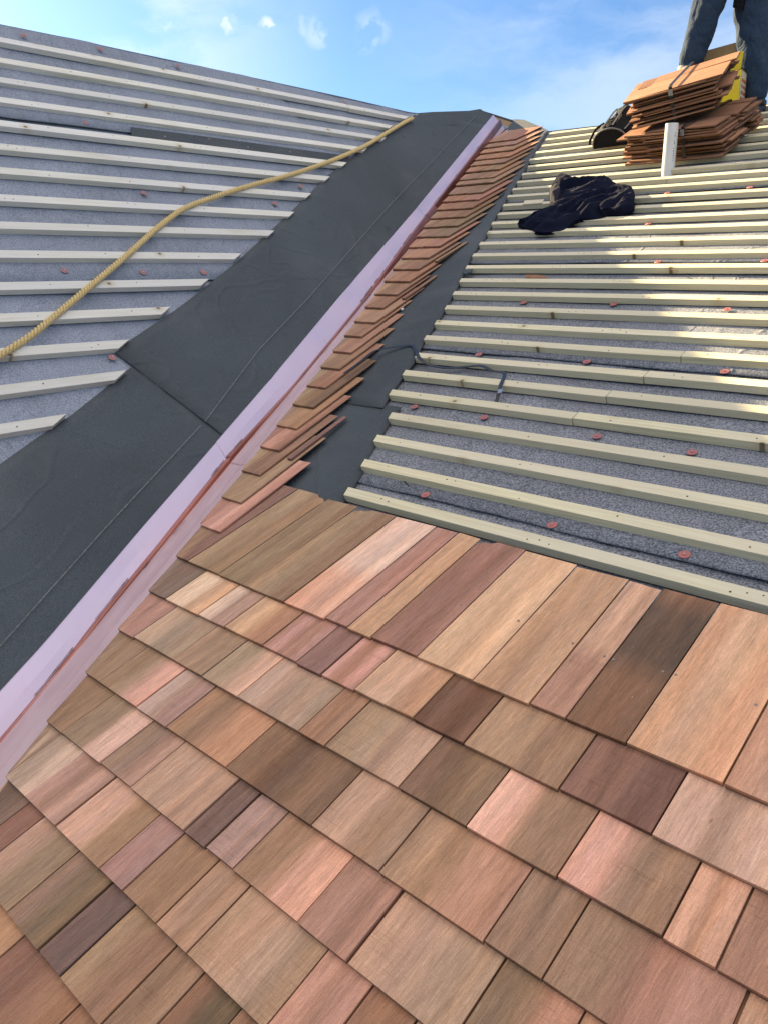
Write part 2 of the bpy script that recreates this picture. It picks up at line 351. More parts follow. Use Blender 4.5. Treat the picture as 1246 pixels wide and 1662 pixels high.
ORD = ['first', 'second', 'third', 'fourth', 'fifth', 'sixth', 'seventh', 'eighth', 'ninth', 'tenth', 'eleventh', 'twelfth', 'thirteenth', 'fourteenth', 'fifteenth', 'sixteenth',
       'seventeenth', 'eighteenth', 'nineteenth', 'twentieth', 'twenty-first', 'twenty-second', 'twenty-third', 'twenty-fourth', 'twenty-fifth', 'twenty-sixth', 'twenty-seventh', 'twenty-eighth', 'twenty-ninth', 'thirtieth', 'thirty-first', 'thirty-second', 'thirty-third', 'thirty-fourth']

# ------------------------------------------------------------------ ground and house
GZ = -58.0
n = 12; V = []; F = []
for j in range(n+1):
    for i in range(n+1): V.append(Vector(((i-n/2)*3000/n*5, (j-n/2)*3000/n*5, GZ)))
for j in range(n):
    for i in range(n): F.append((j*(n+1)+i, j*(n+1)+i+1, (j+1)*(n+1)+i+1, (j+1)*(n+1)+i))
tag(mesh_obj('ground', V, F, M_GRASS, origin=(0, 0, GZ)), kind='structure')
# roof outlines (gauges); ridge lines as the photo shows them
Ltop = [(-60, 0)] + []
Lridge = [bL(x, y) for x, y in ((0, 37.5), (121, 62), (200, 79.4), (441, 131), (560, 157), (664, 181))]
slope = (Lridge[-2][1]-Lridge[0][1])/(Lridge[-2][0]-Lridge[0][0])
Lridge = [(-60, Lridge[0][1] + slope*(-60-Lridge[0][0])*.2)] + Lridge + [bL(680, 183), bL(730, 181), bL(759, 180), bL(777, 177), (17.2, 10.52)]
BLOW = -42.0                                      # lowest R gauge (eaves, behind the camera's feet)
Rridge = [(-7.75, 18.75), bR(850, 196), bR(868, 203), bR(888, 212), (1.3, 14.95), (8, 15.0), (60, 15.0)]
Rridge = [(a, b) for a, b in Rridge]
EV = BLOW*cos(pR)                                  # y of the eaves
def strip(pts_lo, pts_hi, h, mat, name, parent=None, basis=None, P=PL, th=.0):
    V = [P(a, b, h) for a, b in pts_lo] + [P(a, b, h) for a, b in pts_hi]; m = len(pts_lo)
    F = [(i, i+1, m+i+1, m+i) for i in range(m-1)]
    return mesh_obj(name, V, F, mat, parent, basis)
house = empty('house', (20, -10, GZ)); tag(house, 'pitched roof with two slopes meeting in a valley, being re-covered in cedar', 'house')
V, F = [], []
def addpoly(*p):
    k = len(V); V.extend(p); F.append(tuple(range(k, k+len(p))))
DK = -.14
for i in range(len(Lridge)-1):
    (e0, b0), (e1, b1) = Lridge[i], Lridge[i+1]
    lo = lambda e: max(valB(e), -200) if e > EV else valB(EV)
    addpoly(PL(e0, valB(max(e0, EV)), DK), PL(e1, valB(max(e1, EV)), DK), PL(e1, b1, DK), PL(e0, b0, DK))
    p0, p1 = PL(e0, b0, DK), PL(e1, b1, DK); dn = Vector((-26, 0, -24))
    addpoly(p1, p1+dn, p0+dn, p0)
rp = [PR(a, b, DK) for a, b in Rridge]
for i in range(len(Rridge)-1):
    a0, b0 = Rridge[i]; a1, b1 = Rridge[i+1]
    addpoly(PR(a0, BLOW if valA(BLOW) < a0 else a0/VA, DK), PR(a1, BLOW if valA(BLOW) < a1 else a1/VA, DK), rp[i+1], rp[i])
    dn = Vector((0, 40, -17)); addpoly(rp[i+1], rp[i], rp[i]+dn, rp[i+1]+dn)
# the wedge between the valley foot and the R slope's left part
addpoly(PR(valA(BLOW), BLOW, DK), PR(60, BLOW, DK), PR(60, 15, DK), PR(-3.36, 15.0, DK))
la, lb = PL(*Lridge[-1], DK), rp[0]
addpoly(la, lb, lb+Vector((0, 40, -17)), la+Vector((-26, 0, -24)))
recalc(mesh_obj('roof_deck', V, F, M_DECK, house))
vx = vd.x*EV
# walls
wl = []
def wall(p, q, top0, top1):
    p, q = Vector(p), Vector(q); d = (q-p).normalized(); nn = Vector((d.y, -d.x, 0))
    V = [Vector((p.x, p.y, GZ)), Vector((q.x, q.y, GZ)), Vector((q.x, q.y, top1)), Vector((p.x, p.y, top0))]
    V += [v - nn*2 for v in V]
    F = [(0, 1, 2, 3), (4, 7, 6, 5), (0, 4, 5, 1), (1, 5, 6, 2), (2, 6, 7, 3), (3, 7, 4, 0)]
    return V, F
EZ = EV*math.tan(pR)
V, F, K = merge([wall((vx+3, EV+4, 0), (58, EV+4, 0), EZ+1, EZ+1), wall((58, EV+4, 0), (58, 40, 0), EZ+1, -4), wall((58, 52, 0), (-30, 52, 0), -14, -14), wall((-31, 52, 0), (-31, -58, 0), -20, -20), wall((-31, -58, 0), (vx, -58, 0), -20, -18), wall((vx-1, -58, 0), (vx-1, EV+4, 0), -19, -19)])
recalc(mesh_obj('wall', V, F, M_WALL, house))
for xx in (26, 42):
    V, F, K = merge([box(Vector((xx, EV+3.6, EZ-14)), (Vector((1, 0, 0)), Vector((0, 1, 0)), Vector((0, 0, 1))), 8, .5, .8), box(Vector((xx, EV+3.6, EZ-5)), (Vector((1, 0, 0)), Vector((0, 1, 0)), Vector((0, 0, 1))), 8, .5, .8),
                     box(Vector((xx, EV+3.6, EZ-13.2)), (Vector((1, 0, 0)), Vector((0, 1, 0)), Vector((0, 0, 1))), .8, .5, 8.2), box(Vector((xx+7.2, EV+3.6, EZ-13.2)), (Vector((1, 0, 0)), Vector((0, 1, 0)), Vector((0, 0, 1))), .8, .5, 8.2)])
    wf = mesh_obj('window', V, F, M_FRAME, house)
    V, F = box(Vector((xx+.8, EV+3.8, EZ-13.2)), (Vector((1, 0, 0)), Vector((0, 1, 0)), Vector((0, 0, 1))), 6.4, .1, 8.2)
    mesh_obj('pane', V, F, M_GLASS, wf)

# ------------------------------------------------------------------ underlay rolls
def sheet(name, P, basis, a0f, a1f, b0, b1, h0, h1, mat, na, nb, seed, amp=.05, th=.035, lipamp=.03, topf=None):
    """a roll of felt between b0 and b1 (h0 at the lower edge, h1 at the upper); a limits may depend on b"""
    V, F = [], []
    for j in range(nb+1):
        for i in range(na+1):
            s_ = i/na; v = j/nb
            b = b0+(b1-b0)*v; a = a0f(b)+(a1f(b)-a0f(b))*s_
            if topf: b = min(b, topf(a))
            b += (lipamp*wav(a*.8, seed) if j == 0 else 0)
            h = h0+(h1-h0)*v + amp*.5*(wav(a*.9+b*.5, seed)+wav(a*.35-b*1.1, seed+3))*(.35+.65*min(1, v*4)*.6)
            V.append(P(a, b, h))
    for j in range(nb):
        for i in range(na): k = j*(na+1)+i; F.append((k, k+1, k+na+2, k+na+1))
    k0 = len(V)                                       # turned-down lower lip gives the lap its thickness
    nn = (P(0, 0, 1)-P(0, 0, 0))
    for i in range(na+1): V.append(V[i]-nn*th)
    for i in range(na): F.append((i, k0+i, k0+i+1, i+1))
    return mesh_obj(name, V, F, mat, None, basis, smooth=True)
BR = (eR, uR, nR); BLb = (eL, uL, nL)
laps = [-38.4, -32.4, -26.4, -20.3, -14.2, -8.15, -2.1, 4.1, 10.2]
for i, b0 in enumerate(laps):
    b1 = laps[i+1]+.7 if i+1 < len(laps) else 15.3
    o = sheet('roofing_felt', PR, BR, lambda b: valA(b)+.9, lambda b: 58, b0 if i else BLOW, b1, .015, -.07, M_FELT_R, 150, 12, i*1.7, amp=.035,
              topf=(lambda a: interp(Rridge, a)) if i == len(laps)-1 else None)
    tag(o, 'blue-grey mineral felt strip on the right slope, ' + ('topmost, just under its ridge' if i == len(laps)-1 else 'lowest, under the cedar shingles' if i == 0 else ORD[len(laps)-1-i]+' strip down from its ridge'), 'roofing felt', 'felt strips on the right slope')
# L laps, numbered from the ridge
lapl = [bL(0, 37)[1]-100]
LLb = [bL(0, 190, 0)[1], bL(0, 458, 0)[1]]
ll = [LLb[0], LLb[1], LLb[1]-6.2, LLb[1]-12.4, LLb[1]-18.6]
ridgeB = lambda e: interp(Lridge, e)
tops = [9.9] + [x+.6 for x in ll[:-1]]
def Le1(b): return min((b/VL), 17.0) - .9 if VL < 0 else (b/VL) - .9
for i, (b0, b1) in enumerate(zip(ll, tops)):
    pieces = [(-60, None, 0)]
    if i == 0: ecut = bL(470, 185)[0]; pieces = [(-60, ecut+.3, .03), (ecut, None, 0)]
    for q, (x0, x1, dh) in enumerate(pieces):
        o = sheet('roofing_felt', PL, BLb, (lambda b, x0=x0: x0), (lambda b, x1=x1: x1 if x1 is not None else max(b/VL-.9, -59)) if i else (lambda b, x1=x1: x1 if x1 is not None else 16.5),
                  b0, b1, .02+dh, -.07+dh, M_FELT_L, 90, 10, i*2.3+q, amp=.05, topf=(lambda e: min(ridgeB(e)+.02, 99)) if i == 0 else None)
        tag(o, ('blue-grey felt strip along the left ridge, ' + ('far piece by the valley head' if q or False else 'long piece running out of frame')) if i == 0 else 'blue-grey felt strip on the left slope, %s down from its ridge' % ORD[i], 'roofing felt', 'felt strips on the left slope')
# felt folded over the ridges (back slopes)
V = [PL(e, b, -.03) for e, b in Lridge]; m = len(V); V += [v+Vector((-13, 0, -12)) for v in V]
tag(mesh_obj('ridge_felt', V, [(i+1, i, m+i, m+i+1) for i in range(m-1)], M_FELT_L), 'felt running over the left ridge and down its far side', 'roofing felt')
V = [PR(a, b, -.03) for a, b in Rridge]; m = len(V); V += [v+Vector((0, 20, -8.4)) for v in V]
tag(mesh_obj('ridge_felt', V, [(i, i+1, m+i+1, m+i) for i in range(m-1)], M_FELT_R), 'felt running over the right ridge and down its far side', 'roofing felt')
# bare dark strip and torn clear film under the upper left lap
V = [PL(*bL(x, y, .07), .07) for x, y in ((214, 222), (300, 233.5), (390, 247), (483, 259), (567, 268), (567, 253), (483, 242), (390, 229), (300, 217), (213, 206))]
tag(mesh_obj('bitumen_strip', V, [(0, 1, 8, 9), (1, 2, 7, 8), (2, 3, 6, 7), (3, 4, 5, 6)], M_MEM, None, BLb), 'bare black adhesive strip showing along the upper lap of the left slope', 'adhesive strip')

# ------------------------------------------------------------------ valley membranes
def poly_strip(name, P, basis, left, right, h, mat, nx, seed, amp, thick=.03, hr=None, hl=None, label=None):
    """left/right are equal-length lists of (a,b); surface lofted between them"""
    V, F = [], []; m = len(left)
    for i in range(m):
        for j in range(nx+1):
            s_ = j/nx; a = left[i][0]+(right[i][0]-left[i][0])*s_; b = left[i][1]+(right[i][1]-left[i][1])*s_
            hh = (hl if hl is not None else h)*(1-s_)**3 + h*(1-(1-s_)**3) if hl is not None else h
            if hr is not None: hh = hh + (hr-h)*s_**4
            hh += amp*(wav(a*.7+b*.6, seed)+wav(a*1.9-b*.8, seed+1)*.6)*min(1, s_*5, (1-s_)*5+.15)
            V.append(P(a, b, hh))
    for i in range(m-1):
        for j in range(nx): k = i*(nx+1)+j; F.append((k, k+1, k+nx+2, k+nx+1))
    nn = P(0, 0, 1)-P(0, 0, 0); n0 = len(V)
    ring = [i*(nx+1) for i in range(m)]; ring2 = [i*(nx+1)+nx for i in range(m)]
    for rg in (ring, ring2, list(range(nx+1)), list(range((m-1)*(nx+1), m*(nx+1)))):
        k0 = len(V); V += [V[q]-nn*thick for q in rg]
        F += [(rg[q], rg[q+1], k0+q+1, k0+q) for q in range(len(rg)-1)]
    return recalc(mesh_obj(name, V, F, mat, None, basis, smooth=True))
def resample(pts, n):
    L = [0]
    for i in range(1, len(pts)): L.append(L[-1]+math.hypot(pts[i][0]-pts[i-1][0], pts[i][1]-pts[i-1][1]))
    out = []
    for k in range(n):
        t_ = L[-1]*k/(n-1); i = max(j for j in range(len(L)-1) if L[j] <= t_+1e-9)
        s_ = (t_-L[i])/(L[i+1]-L[i]); out.append((pts[i][0]+(pts[i+1][0]-pts[i][0])*s_, pts[i][1]+(pts[i+1][1]-pts[i][1])*s_))
    return out
HM = .05
# left slope, upper piece over lower piece; the lap runs square to the valley
le_up = [bL(*q, HM) for q in ((188, 573), (214, 551), (290, 501), (371, 437), (393, 418), (470, 347), (528, 289), (600, 233), (674, 186))] + [bL(680, 184, HM)]
le_lo = [(-60, valB(-60)+3.6)] + [bL(*q, HM) for q in ((-300, 965), (-110, 838), (0, 752), (81, 696), (118, 672), (202, 605), (225, 586))]
pe0 = bL(365, 722, HM)
n_ = 40
L_ = resample(le_up, n_)
e_first = pe0[0]; e_last = 15.2
R_ = [(e_first+(e_last-e_first)*k/(n_-1), valB(e_first+(e_last-e_first)*k/(n_-1))+.05) for k in range(n_)]
R_[0] = (pe0[0]+.35, valB(pe0[0]+.35)+.05)
# keep the lower edge on the photographed lap line, then close the top along the ridge
for k in range(n_): pass
top_pts = [bL(700, 182.5), bL(730, 181), bL(759, 180), bL(777, 177), bL(797, 190)]
mem_u = poly_strip('valley_membrane', PL, BLb, L_, R_, HM+.03, M_MEM, 14, 2.0, .022)
tag(mem_u, 'wide charcoal membrane beside the copper on the left slope, upper length reaching the ridge', 'valley membrane', 'charcoal valley membranes')
# ridge cap piece of that membrane folding over the top
V = [PL(e, b, HM+.035) for e, b in [bL(676, 186), bL(700, 184), bL(730, 183), bL(759, 182), bL(777, 179), bL(797, 191)]]; m = len(V)
V = [PL(*bL(676, 200), HM+.03), PL(*bL(706, 205), HM+.03), PL(*bL(735, 205), HM+.03), PL(*bL(760, 205), HM+.03), PL(*bL(775, 205), HM+.03), PL(*bL(790, 205), HM+.03)] + V + [v+Vector((-3, 0, -2.8)) for v in V]
m = 6
tag(mesh_obj('membrane_flap', V, [(r*m+i, r*m+i+1, (r+1)*m+i+1, (r+1)*m+i) for r in range(2) for i in range(m-1)], M_MEM, None, BLb), 'charcoal membrane flap folded over the ridge at the valley head', 'valley membrane')
L2_ = resample(le_lo, n_); es = -60; R2_ = [(-60+(pe0[0]+1.2+60)*k/(n_-1), valB(-60+(pe0[0]+1.2+60)*k/(n_-1))+.05) for k in range(n_)]
mem_l = poly_strip('valley_membrane', PL, BLb, L2_, R2_, HM-.01, M_MEM, 14, 5.0, .02)
tag(mem_l, 'wide charcoal membrane beside the copper on the left slope, lower length at the frame edge', 'valley membrane', 'charcoal valley membranes')
def chalk(pts, h, parent):
    q = [bL(x, y, h) for x, y in pts]; V = []; F = []
    for i, (e, b) in enumerate(q): V += [PL(e, b-.013, h), PL(e, b+.013, h)]
    F = [(2*i, 2*i+2, 2*i+3, 2*i+1) for i in range(len(q)-1)]
    mesh_obj('chalk_line', V, F, M_CHALK, parent, BLb)
def dens(pts, k=8):
    return [(pts[i][0]+(pts[i+1][0]-pts[i][0])*j/k, pts[i][1]+(pts[i+1][1]-pts[i][1])*j/k) for i in range(len(pts)-1) for j in range(k)]+[pts[-1]]
chalk(dens([(333, 684), (420, 568), (500, 484), (635, 330), (770, 189)]), HM+.105, mem_u)
chalk(dens([(-80, 1130), (0, 1049), (168.5, 860), (327, 690)]), HM+.045, mem_l)
# right slope membranes
re_up = [(622, 663), (636, 638.5), (655, 611.5), (672, 590), (679.4, 573.6), (690, 552), (706.5, 530), (723, 503), (734.5, 481.5), (744.4, 463.5), (755, 440), (766, 414.7), (788, 386), (806, 349.7), (818.6, 330), (835, 304.5), (851, 277.5), (862, 257.6), (873, 239.6), (889, 212.5)]
re_lo = [(520, 880), (545, 836), (560, 811), (575, 790), (588.7, 767.6), (589, 760), (598, 742), (609, 724), (634, 684), (650.5, 661)]
rup = resample([bR(x, y, .07) for x, y in re_up], 60)
lup = [(valA(b)+.05, b) for a, b in rup]
mr = poly_strip('valley_membrane', PR, BR, lup, rup, .06, M_MEM, 12, 1.3, .02, hr=.10)
tag(mr, 'charcoal membrane on the right slope between cedar starters and batten ends, upper length', 'valley membrane', 'charcoal valley membranes')
rlo = resample([(bR(520, 880, .05)[0]+9.5, -38)]+[bR(x, y, .05) for x, y in re_lo], 40)
llo = [(valA(b)+.05, b) for a, b in rlo]
mr2 = poly_strip('valley_membrane', PR, BR, llo, rlo, .035, M_MEM, 12, 4.1, .015, hr=.06)
tag(mr2, 'charcoal membrane on the right slope with pointed top corner, lower length by the cedar field', 'valley membrane', 'charcoal valley membranes')
# head of the valley, right side
V = [PR(valA(b), b, .08) for b in (13.4, 16.2, 18.6)] + [PR(*q, .09) for q in (bR(889, 214), bR(850, 197), bR(823, 197))]
tag(mesh_obj('membrane_flap', V, [(0, 3, 4, 1), (1, 4, 5, 2)], M_MEM, None, BR), 'short membrane piece at the head of the valley above the last cedar starters', 'valley membrane')

# ------------------------------------------------------------------ copper valley
def lerp(a, b, t): return a+(b-a)*t
Ledge_px = [(-260, 1420), (-120, 1262), (0, 1124), (72.5, 1045), (229, 860), (280, 801.6), (440, 616.7), (553.5, 480), (678.6, 335.4), (796.6, 191)]
peak_px = [(-260, 1500), (-130, 1353), (0, 1208), (95, 1094), (165, 1002), (260, 886), (375, 741), (480, 626), (594, 486), (676, 371), (783, 233), (808, 200)]
Le = [bL(x, y, .1) for x, y in Ledge_px]; Pk = [bL(x, y, .22) for x, y in peak_px]
LeT = sorted(Le); PkT = sorted(Pk)
def cutA(b): return interp([(-25.25, 11.92), (-24.18, 11.43), (-23.11, 10.93), (-22.07, 10.43), (-21.08, 10.03), (-20.1, 9.58), (-18.15, 8.77), (-8.28, 4.22), (.93, -.06), (13.1, -5.54), (14, -5.95)], b)
def cop_section(e):
    """points across the copper at valley station e (= world y): list of (point, material of the strip that follows)"""
    be = interp(LeT, e); bp_ = interp(PkT, e)
    wv = wav(e*.5, 3, .03)
    bR_ = e/cos(pR)                                   # same station on the right slope
    v0 = PL(e, valB(e), 0)
    pk = PL(e, bp_, .22); off = bp_-valB(e)
    up = PL(e, bp_+.09, .10); dnb = bp_-.30
    pts = [(PL(e, be+.02, .055+.02), 0), (PL(e, be, .095), 0), (PL(e, lerp(be, bp_, .5), .10+wv*.5), 0), (up, 1), (PL(e, bp_+.02, .24), 1), (PL(e, bp_-.02, .24), 1)]
    if dnb > valB(e)+.03: pts += [(PL(e, dnb, .08), 1 if dnb < valB(e)+.12 else 2)]
    vv = v0 + Vector((0, 0, .075)); 
    if dnb <= valB(e)+.03: vv = PR(valA(bR_)+.20, bR_, .10)
    pts += [(vv, 2)]
    ac = cutA(bR_)
    g_ = max(ac-valA(bR_), .1)
    pts += [(PR(valA(bR_)+.20+g_*.38, bR_, .105), 2), (PR(valA(bR_)+.23+g_*.42, bR_, .145), 2), (PR(ac+.55, bR_, .115), 2)]
    return pts
def copper(e0, e1, label, dh):
    n = max(8, int((e1-e0)*2.2)); V, F, K = [], [], []; prev = None
    for i in range(n+1):
        sec = cop_section(e0+(e1-e0)*i/n)
        if len(sec) == 10: sec.insert(6, (sec[6][0]*.5+sec[5][0]*.5, 1))
        base = len(V); V += [p+Vector((0, 0, dh)) for p, k in sec]
        if prev is not None:
            for j in range(len(sec)-1):
                F.append((prev+j, prev+j+1, base+j+1, base+j)); K.append(sec[j][1])
        prev = base
    o = mesh_obj('copper_valley_flashing', V, F, [M_FILM, M_COPPER, M_PINK], None, (vd.normalized().cross(Vector((0, 0, 1))).normalized(), vd.normalized(), vd.normalized().cross(Vector((0, 0, 1))).normalized().cross(vd.normalized())), fm=K)
    tag(o, label, 'valley flashing', 'copper valley flashing lengths'); return o
ej1 = bL(362, 735, .1)[0]; ej2 = bL(680, 340, .1)[0]
cop = [copper(-38, ej1+.25, 'copper valley length with lilac film at the bottom left, below the first cross joint', 0.0),
       copper(ej1, ej2+.25, 'middle copper valley length between the two cross joints', 0.012),
       copper(ej2, 14.9, 'topmost copper valley length, from the upper joint to the ridge', 0.024)]
# torn dark film crumbs along both sides of the rib, as parts
rnd = random.Random(3)
for ci, (e0, e1) in enumerate(((-28, ej1), (ej1, ej2), (ej2, 13))):
    parts = []
    e = e0
    while e < e1:
        ln = rnd.uniform(.15, 1.1); side = rnd.random()
        bp_ = interp(PkT, e); bp2 = interp(PkT, e+ln); w0 = rnd.uniform(.012, .035)
        dh = ci*.012
        if side < .55:    # left of the rib
            k = 5; vv = []
            for q in range(k+1):
                ee = e+ln*q/k; bb = interp(PkT, ee); ww = w0*rnd.uniform(.4, 1.5)
                vv += [PL(ee, bb+.10, .118+dh), PL(ee, bb+.10+ww, .118+dh)]
            parts.append((vv, [(2*q, 2*q+2, 2*q+3, 2*q+1) for q in range(k)]))
        if side > .4:     # on the pink flange
            k = 4; vv = []; of = rnd.choice([.12, .14, .30])
            for q in range(k+1):
                ee = e+ln*.6*q/k; b_ = ee/cos(pR); ww = w0*.7*rnd.uniform(.3, 1.3)
                vv += [PR(valA(b_)+.16+of*.4, b_, .135+dh), PR(valA(b_)+.16+of*.4+ww, b_, .135+dh)]
            parts.append((vv, [(2*q, 2*q+2, 2*q+3, 2*q+1) for q in range(k)]))
        e += ln+rnd.uniform(.1, 1.1)
    [mesh_obj('torn_film', v_, f_, M_TORN, cop[ci]) for v_, f_ in parts]

# ------------------------------------------------------------------ cedar shingles
TB, TT, LEN = .078, .012, 3.0           # butt thickness, tip thickness, length
A0 = .4325                              # top of a butt above the underlay
def lin(c):
    q = srgb(*c)[:3]; y = .3*q[0]+.6*q[1]+.1*q[2]; g = (y*1.22, y*.95, y*.72)
    q = (q[0], max(q[1], q[0]/1.88), q[2]); q = (q[0], q[1], max(q[2], q[1]*.56))
    return tuple((q[i]*.82+g[i]*.18)*(1.36, 1.26, 1.24)[i] for i in range(3))
shr = random.Random(11)
def shingle(b0, al, ar, A, c1, c2=None, pat='', kink=None, clip=None, name='cedar_shingle', length=LEN, left_cut=False, yaw=0.0, sk=.075, gap=.018, tipdrop=None):
    """one tapered board: butt at b0, edges al..ar (left edge may follow the valley cut)"""
    nx, ny = 8, 6
    bs = b0
    if left_cut and cutA(b0) > ar-.02:   # sliver whose butt is a point
        lo, hi = b0, b0+3
        for _ in range(40):
            mid = (lo+hi)/2
            if cutA(mid) > ar-.02: lo = mid
            else: hi = mid
        bs = hi
    be = b0+length+shr.uniform(-.05, .03)
    if be < bs+.3: return None
    ltip = shr.uniform(-.03, .03); jit = shr.uniform(-.011, .011); cup = shr.choice([0, .004, .012, -.004, .018])
    c1 = Vector(lin(c1)); c2 = Vector(lin(c2)) if c2 else None
    band = [shr.uniform(.88, 1.12) for _ in range(nx+1)]; hue = [shr.uniform(-.05, .05) for _ in range(nx+1)]
    top, bot, cols = [], [], []
    for j in range(ny+1):
        v = j/ny; b = bs+(be-bs)*v; s_ = b-b0
        for i in range(nx+1):
            u = i/nx
            l_ = max(cutA(b), cutA(b0)-9) if left_cut else al+gap/2
            r_ = ar-gap/2
            if left_cut: l_ = min(l_, r_-.01)
            a = l_+(r_-l_)*u
            bb = b + (jit if j == 0 else 0) + (ltip*(u-.5) if j == ny else 0)
            if clip and j == ny and (u > 1-clip if clip > 0 else u < -clip): bb -= .16*(1 if abs(u-.5) > .45 else .5)
            hz_c = cup*(2*u-1)**2*(1-v)
            a += ((yaw[0]+(yaw[1]-yaw[0])*u) if isinstance(yaw, tuple) else yaw)*s_
            th = TB+(TT-TB)*s_/LEN; hz = A-sk*s_+hz_c
            top.append(PR(a, bb, hz)); bot.append(PR(a, bb, hz-th))
            cc = c1.copy()
            if c2:
                if pat == 'R': f = min(1, max(0, (u-.45)*5))
                elif pat == 'L': f = min(1, max(0, (.5-u)*5))
                elif pat == 'S': f = max(0, 1-abs(u-.45)*5)
                elif pat == 'D': f = .8 if v < .34 else 0
                elif pat == 'U': f = 1.0 if .45 < v < .9 else 0
                else: f = .5+.5*sin(u*9+jit*200)
                cc = cc.lerp(c2, f)
            k = band[i]*(1+.05*sin(v*5+i)); cc = Vector((cc.x*k*(1+hue[i]*.6), cc.y*k, cc.z*k*(1-hue[i])))
            cols.append(cc)
    n = len(top); V = top+bot; F = []; w_ = nx+1
    for j in range(ny):
        for i in range(nx):
            k = j*w_+i; F.append((k, k+1, k+w_+1, k+w_)); F.append((n+k, n+k+w_, n+k+w_+1, n+k+1))
    for i in range(nx): F.append((i, n+i, n+i+1, i+1)); k = ny*w_+i; F.append((k, k+1, n+k+1, n+k))
    for j in range(ny): k = j*w_; F.append((k, k+w_, n+k+w_, n+k)); k += nx; F.append((k, n+k, n+k+w_, k+w_))
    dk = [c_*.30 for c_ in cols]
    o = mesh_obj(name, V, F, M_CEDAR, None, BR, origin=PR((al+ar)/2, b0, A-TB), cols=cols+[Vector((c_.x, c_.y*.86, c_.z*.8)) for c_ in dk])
    return o
W_ = {'t': 'tan', 'o': 'olive-tan', 'p': 'pink', 'm': 'mauve-brown', 'y': 'honey', 'd': 'dark brown', 'g': 'grey-brown', 'c': 'cream', 'r': 'reddish', 'b': 'brown'}
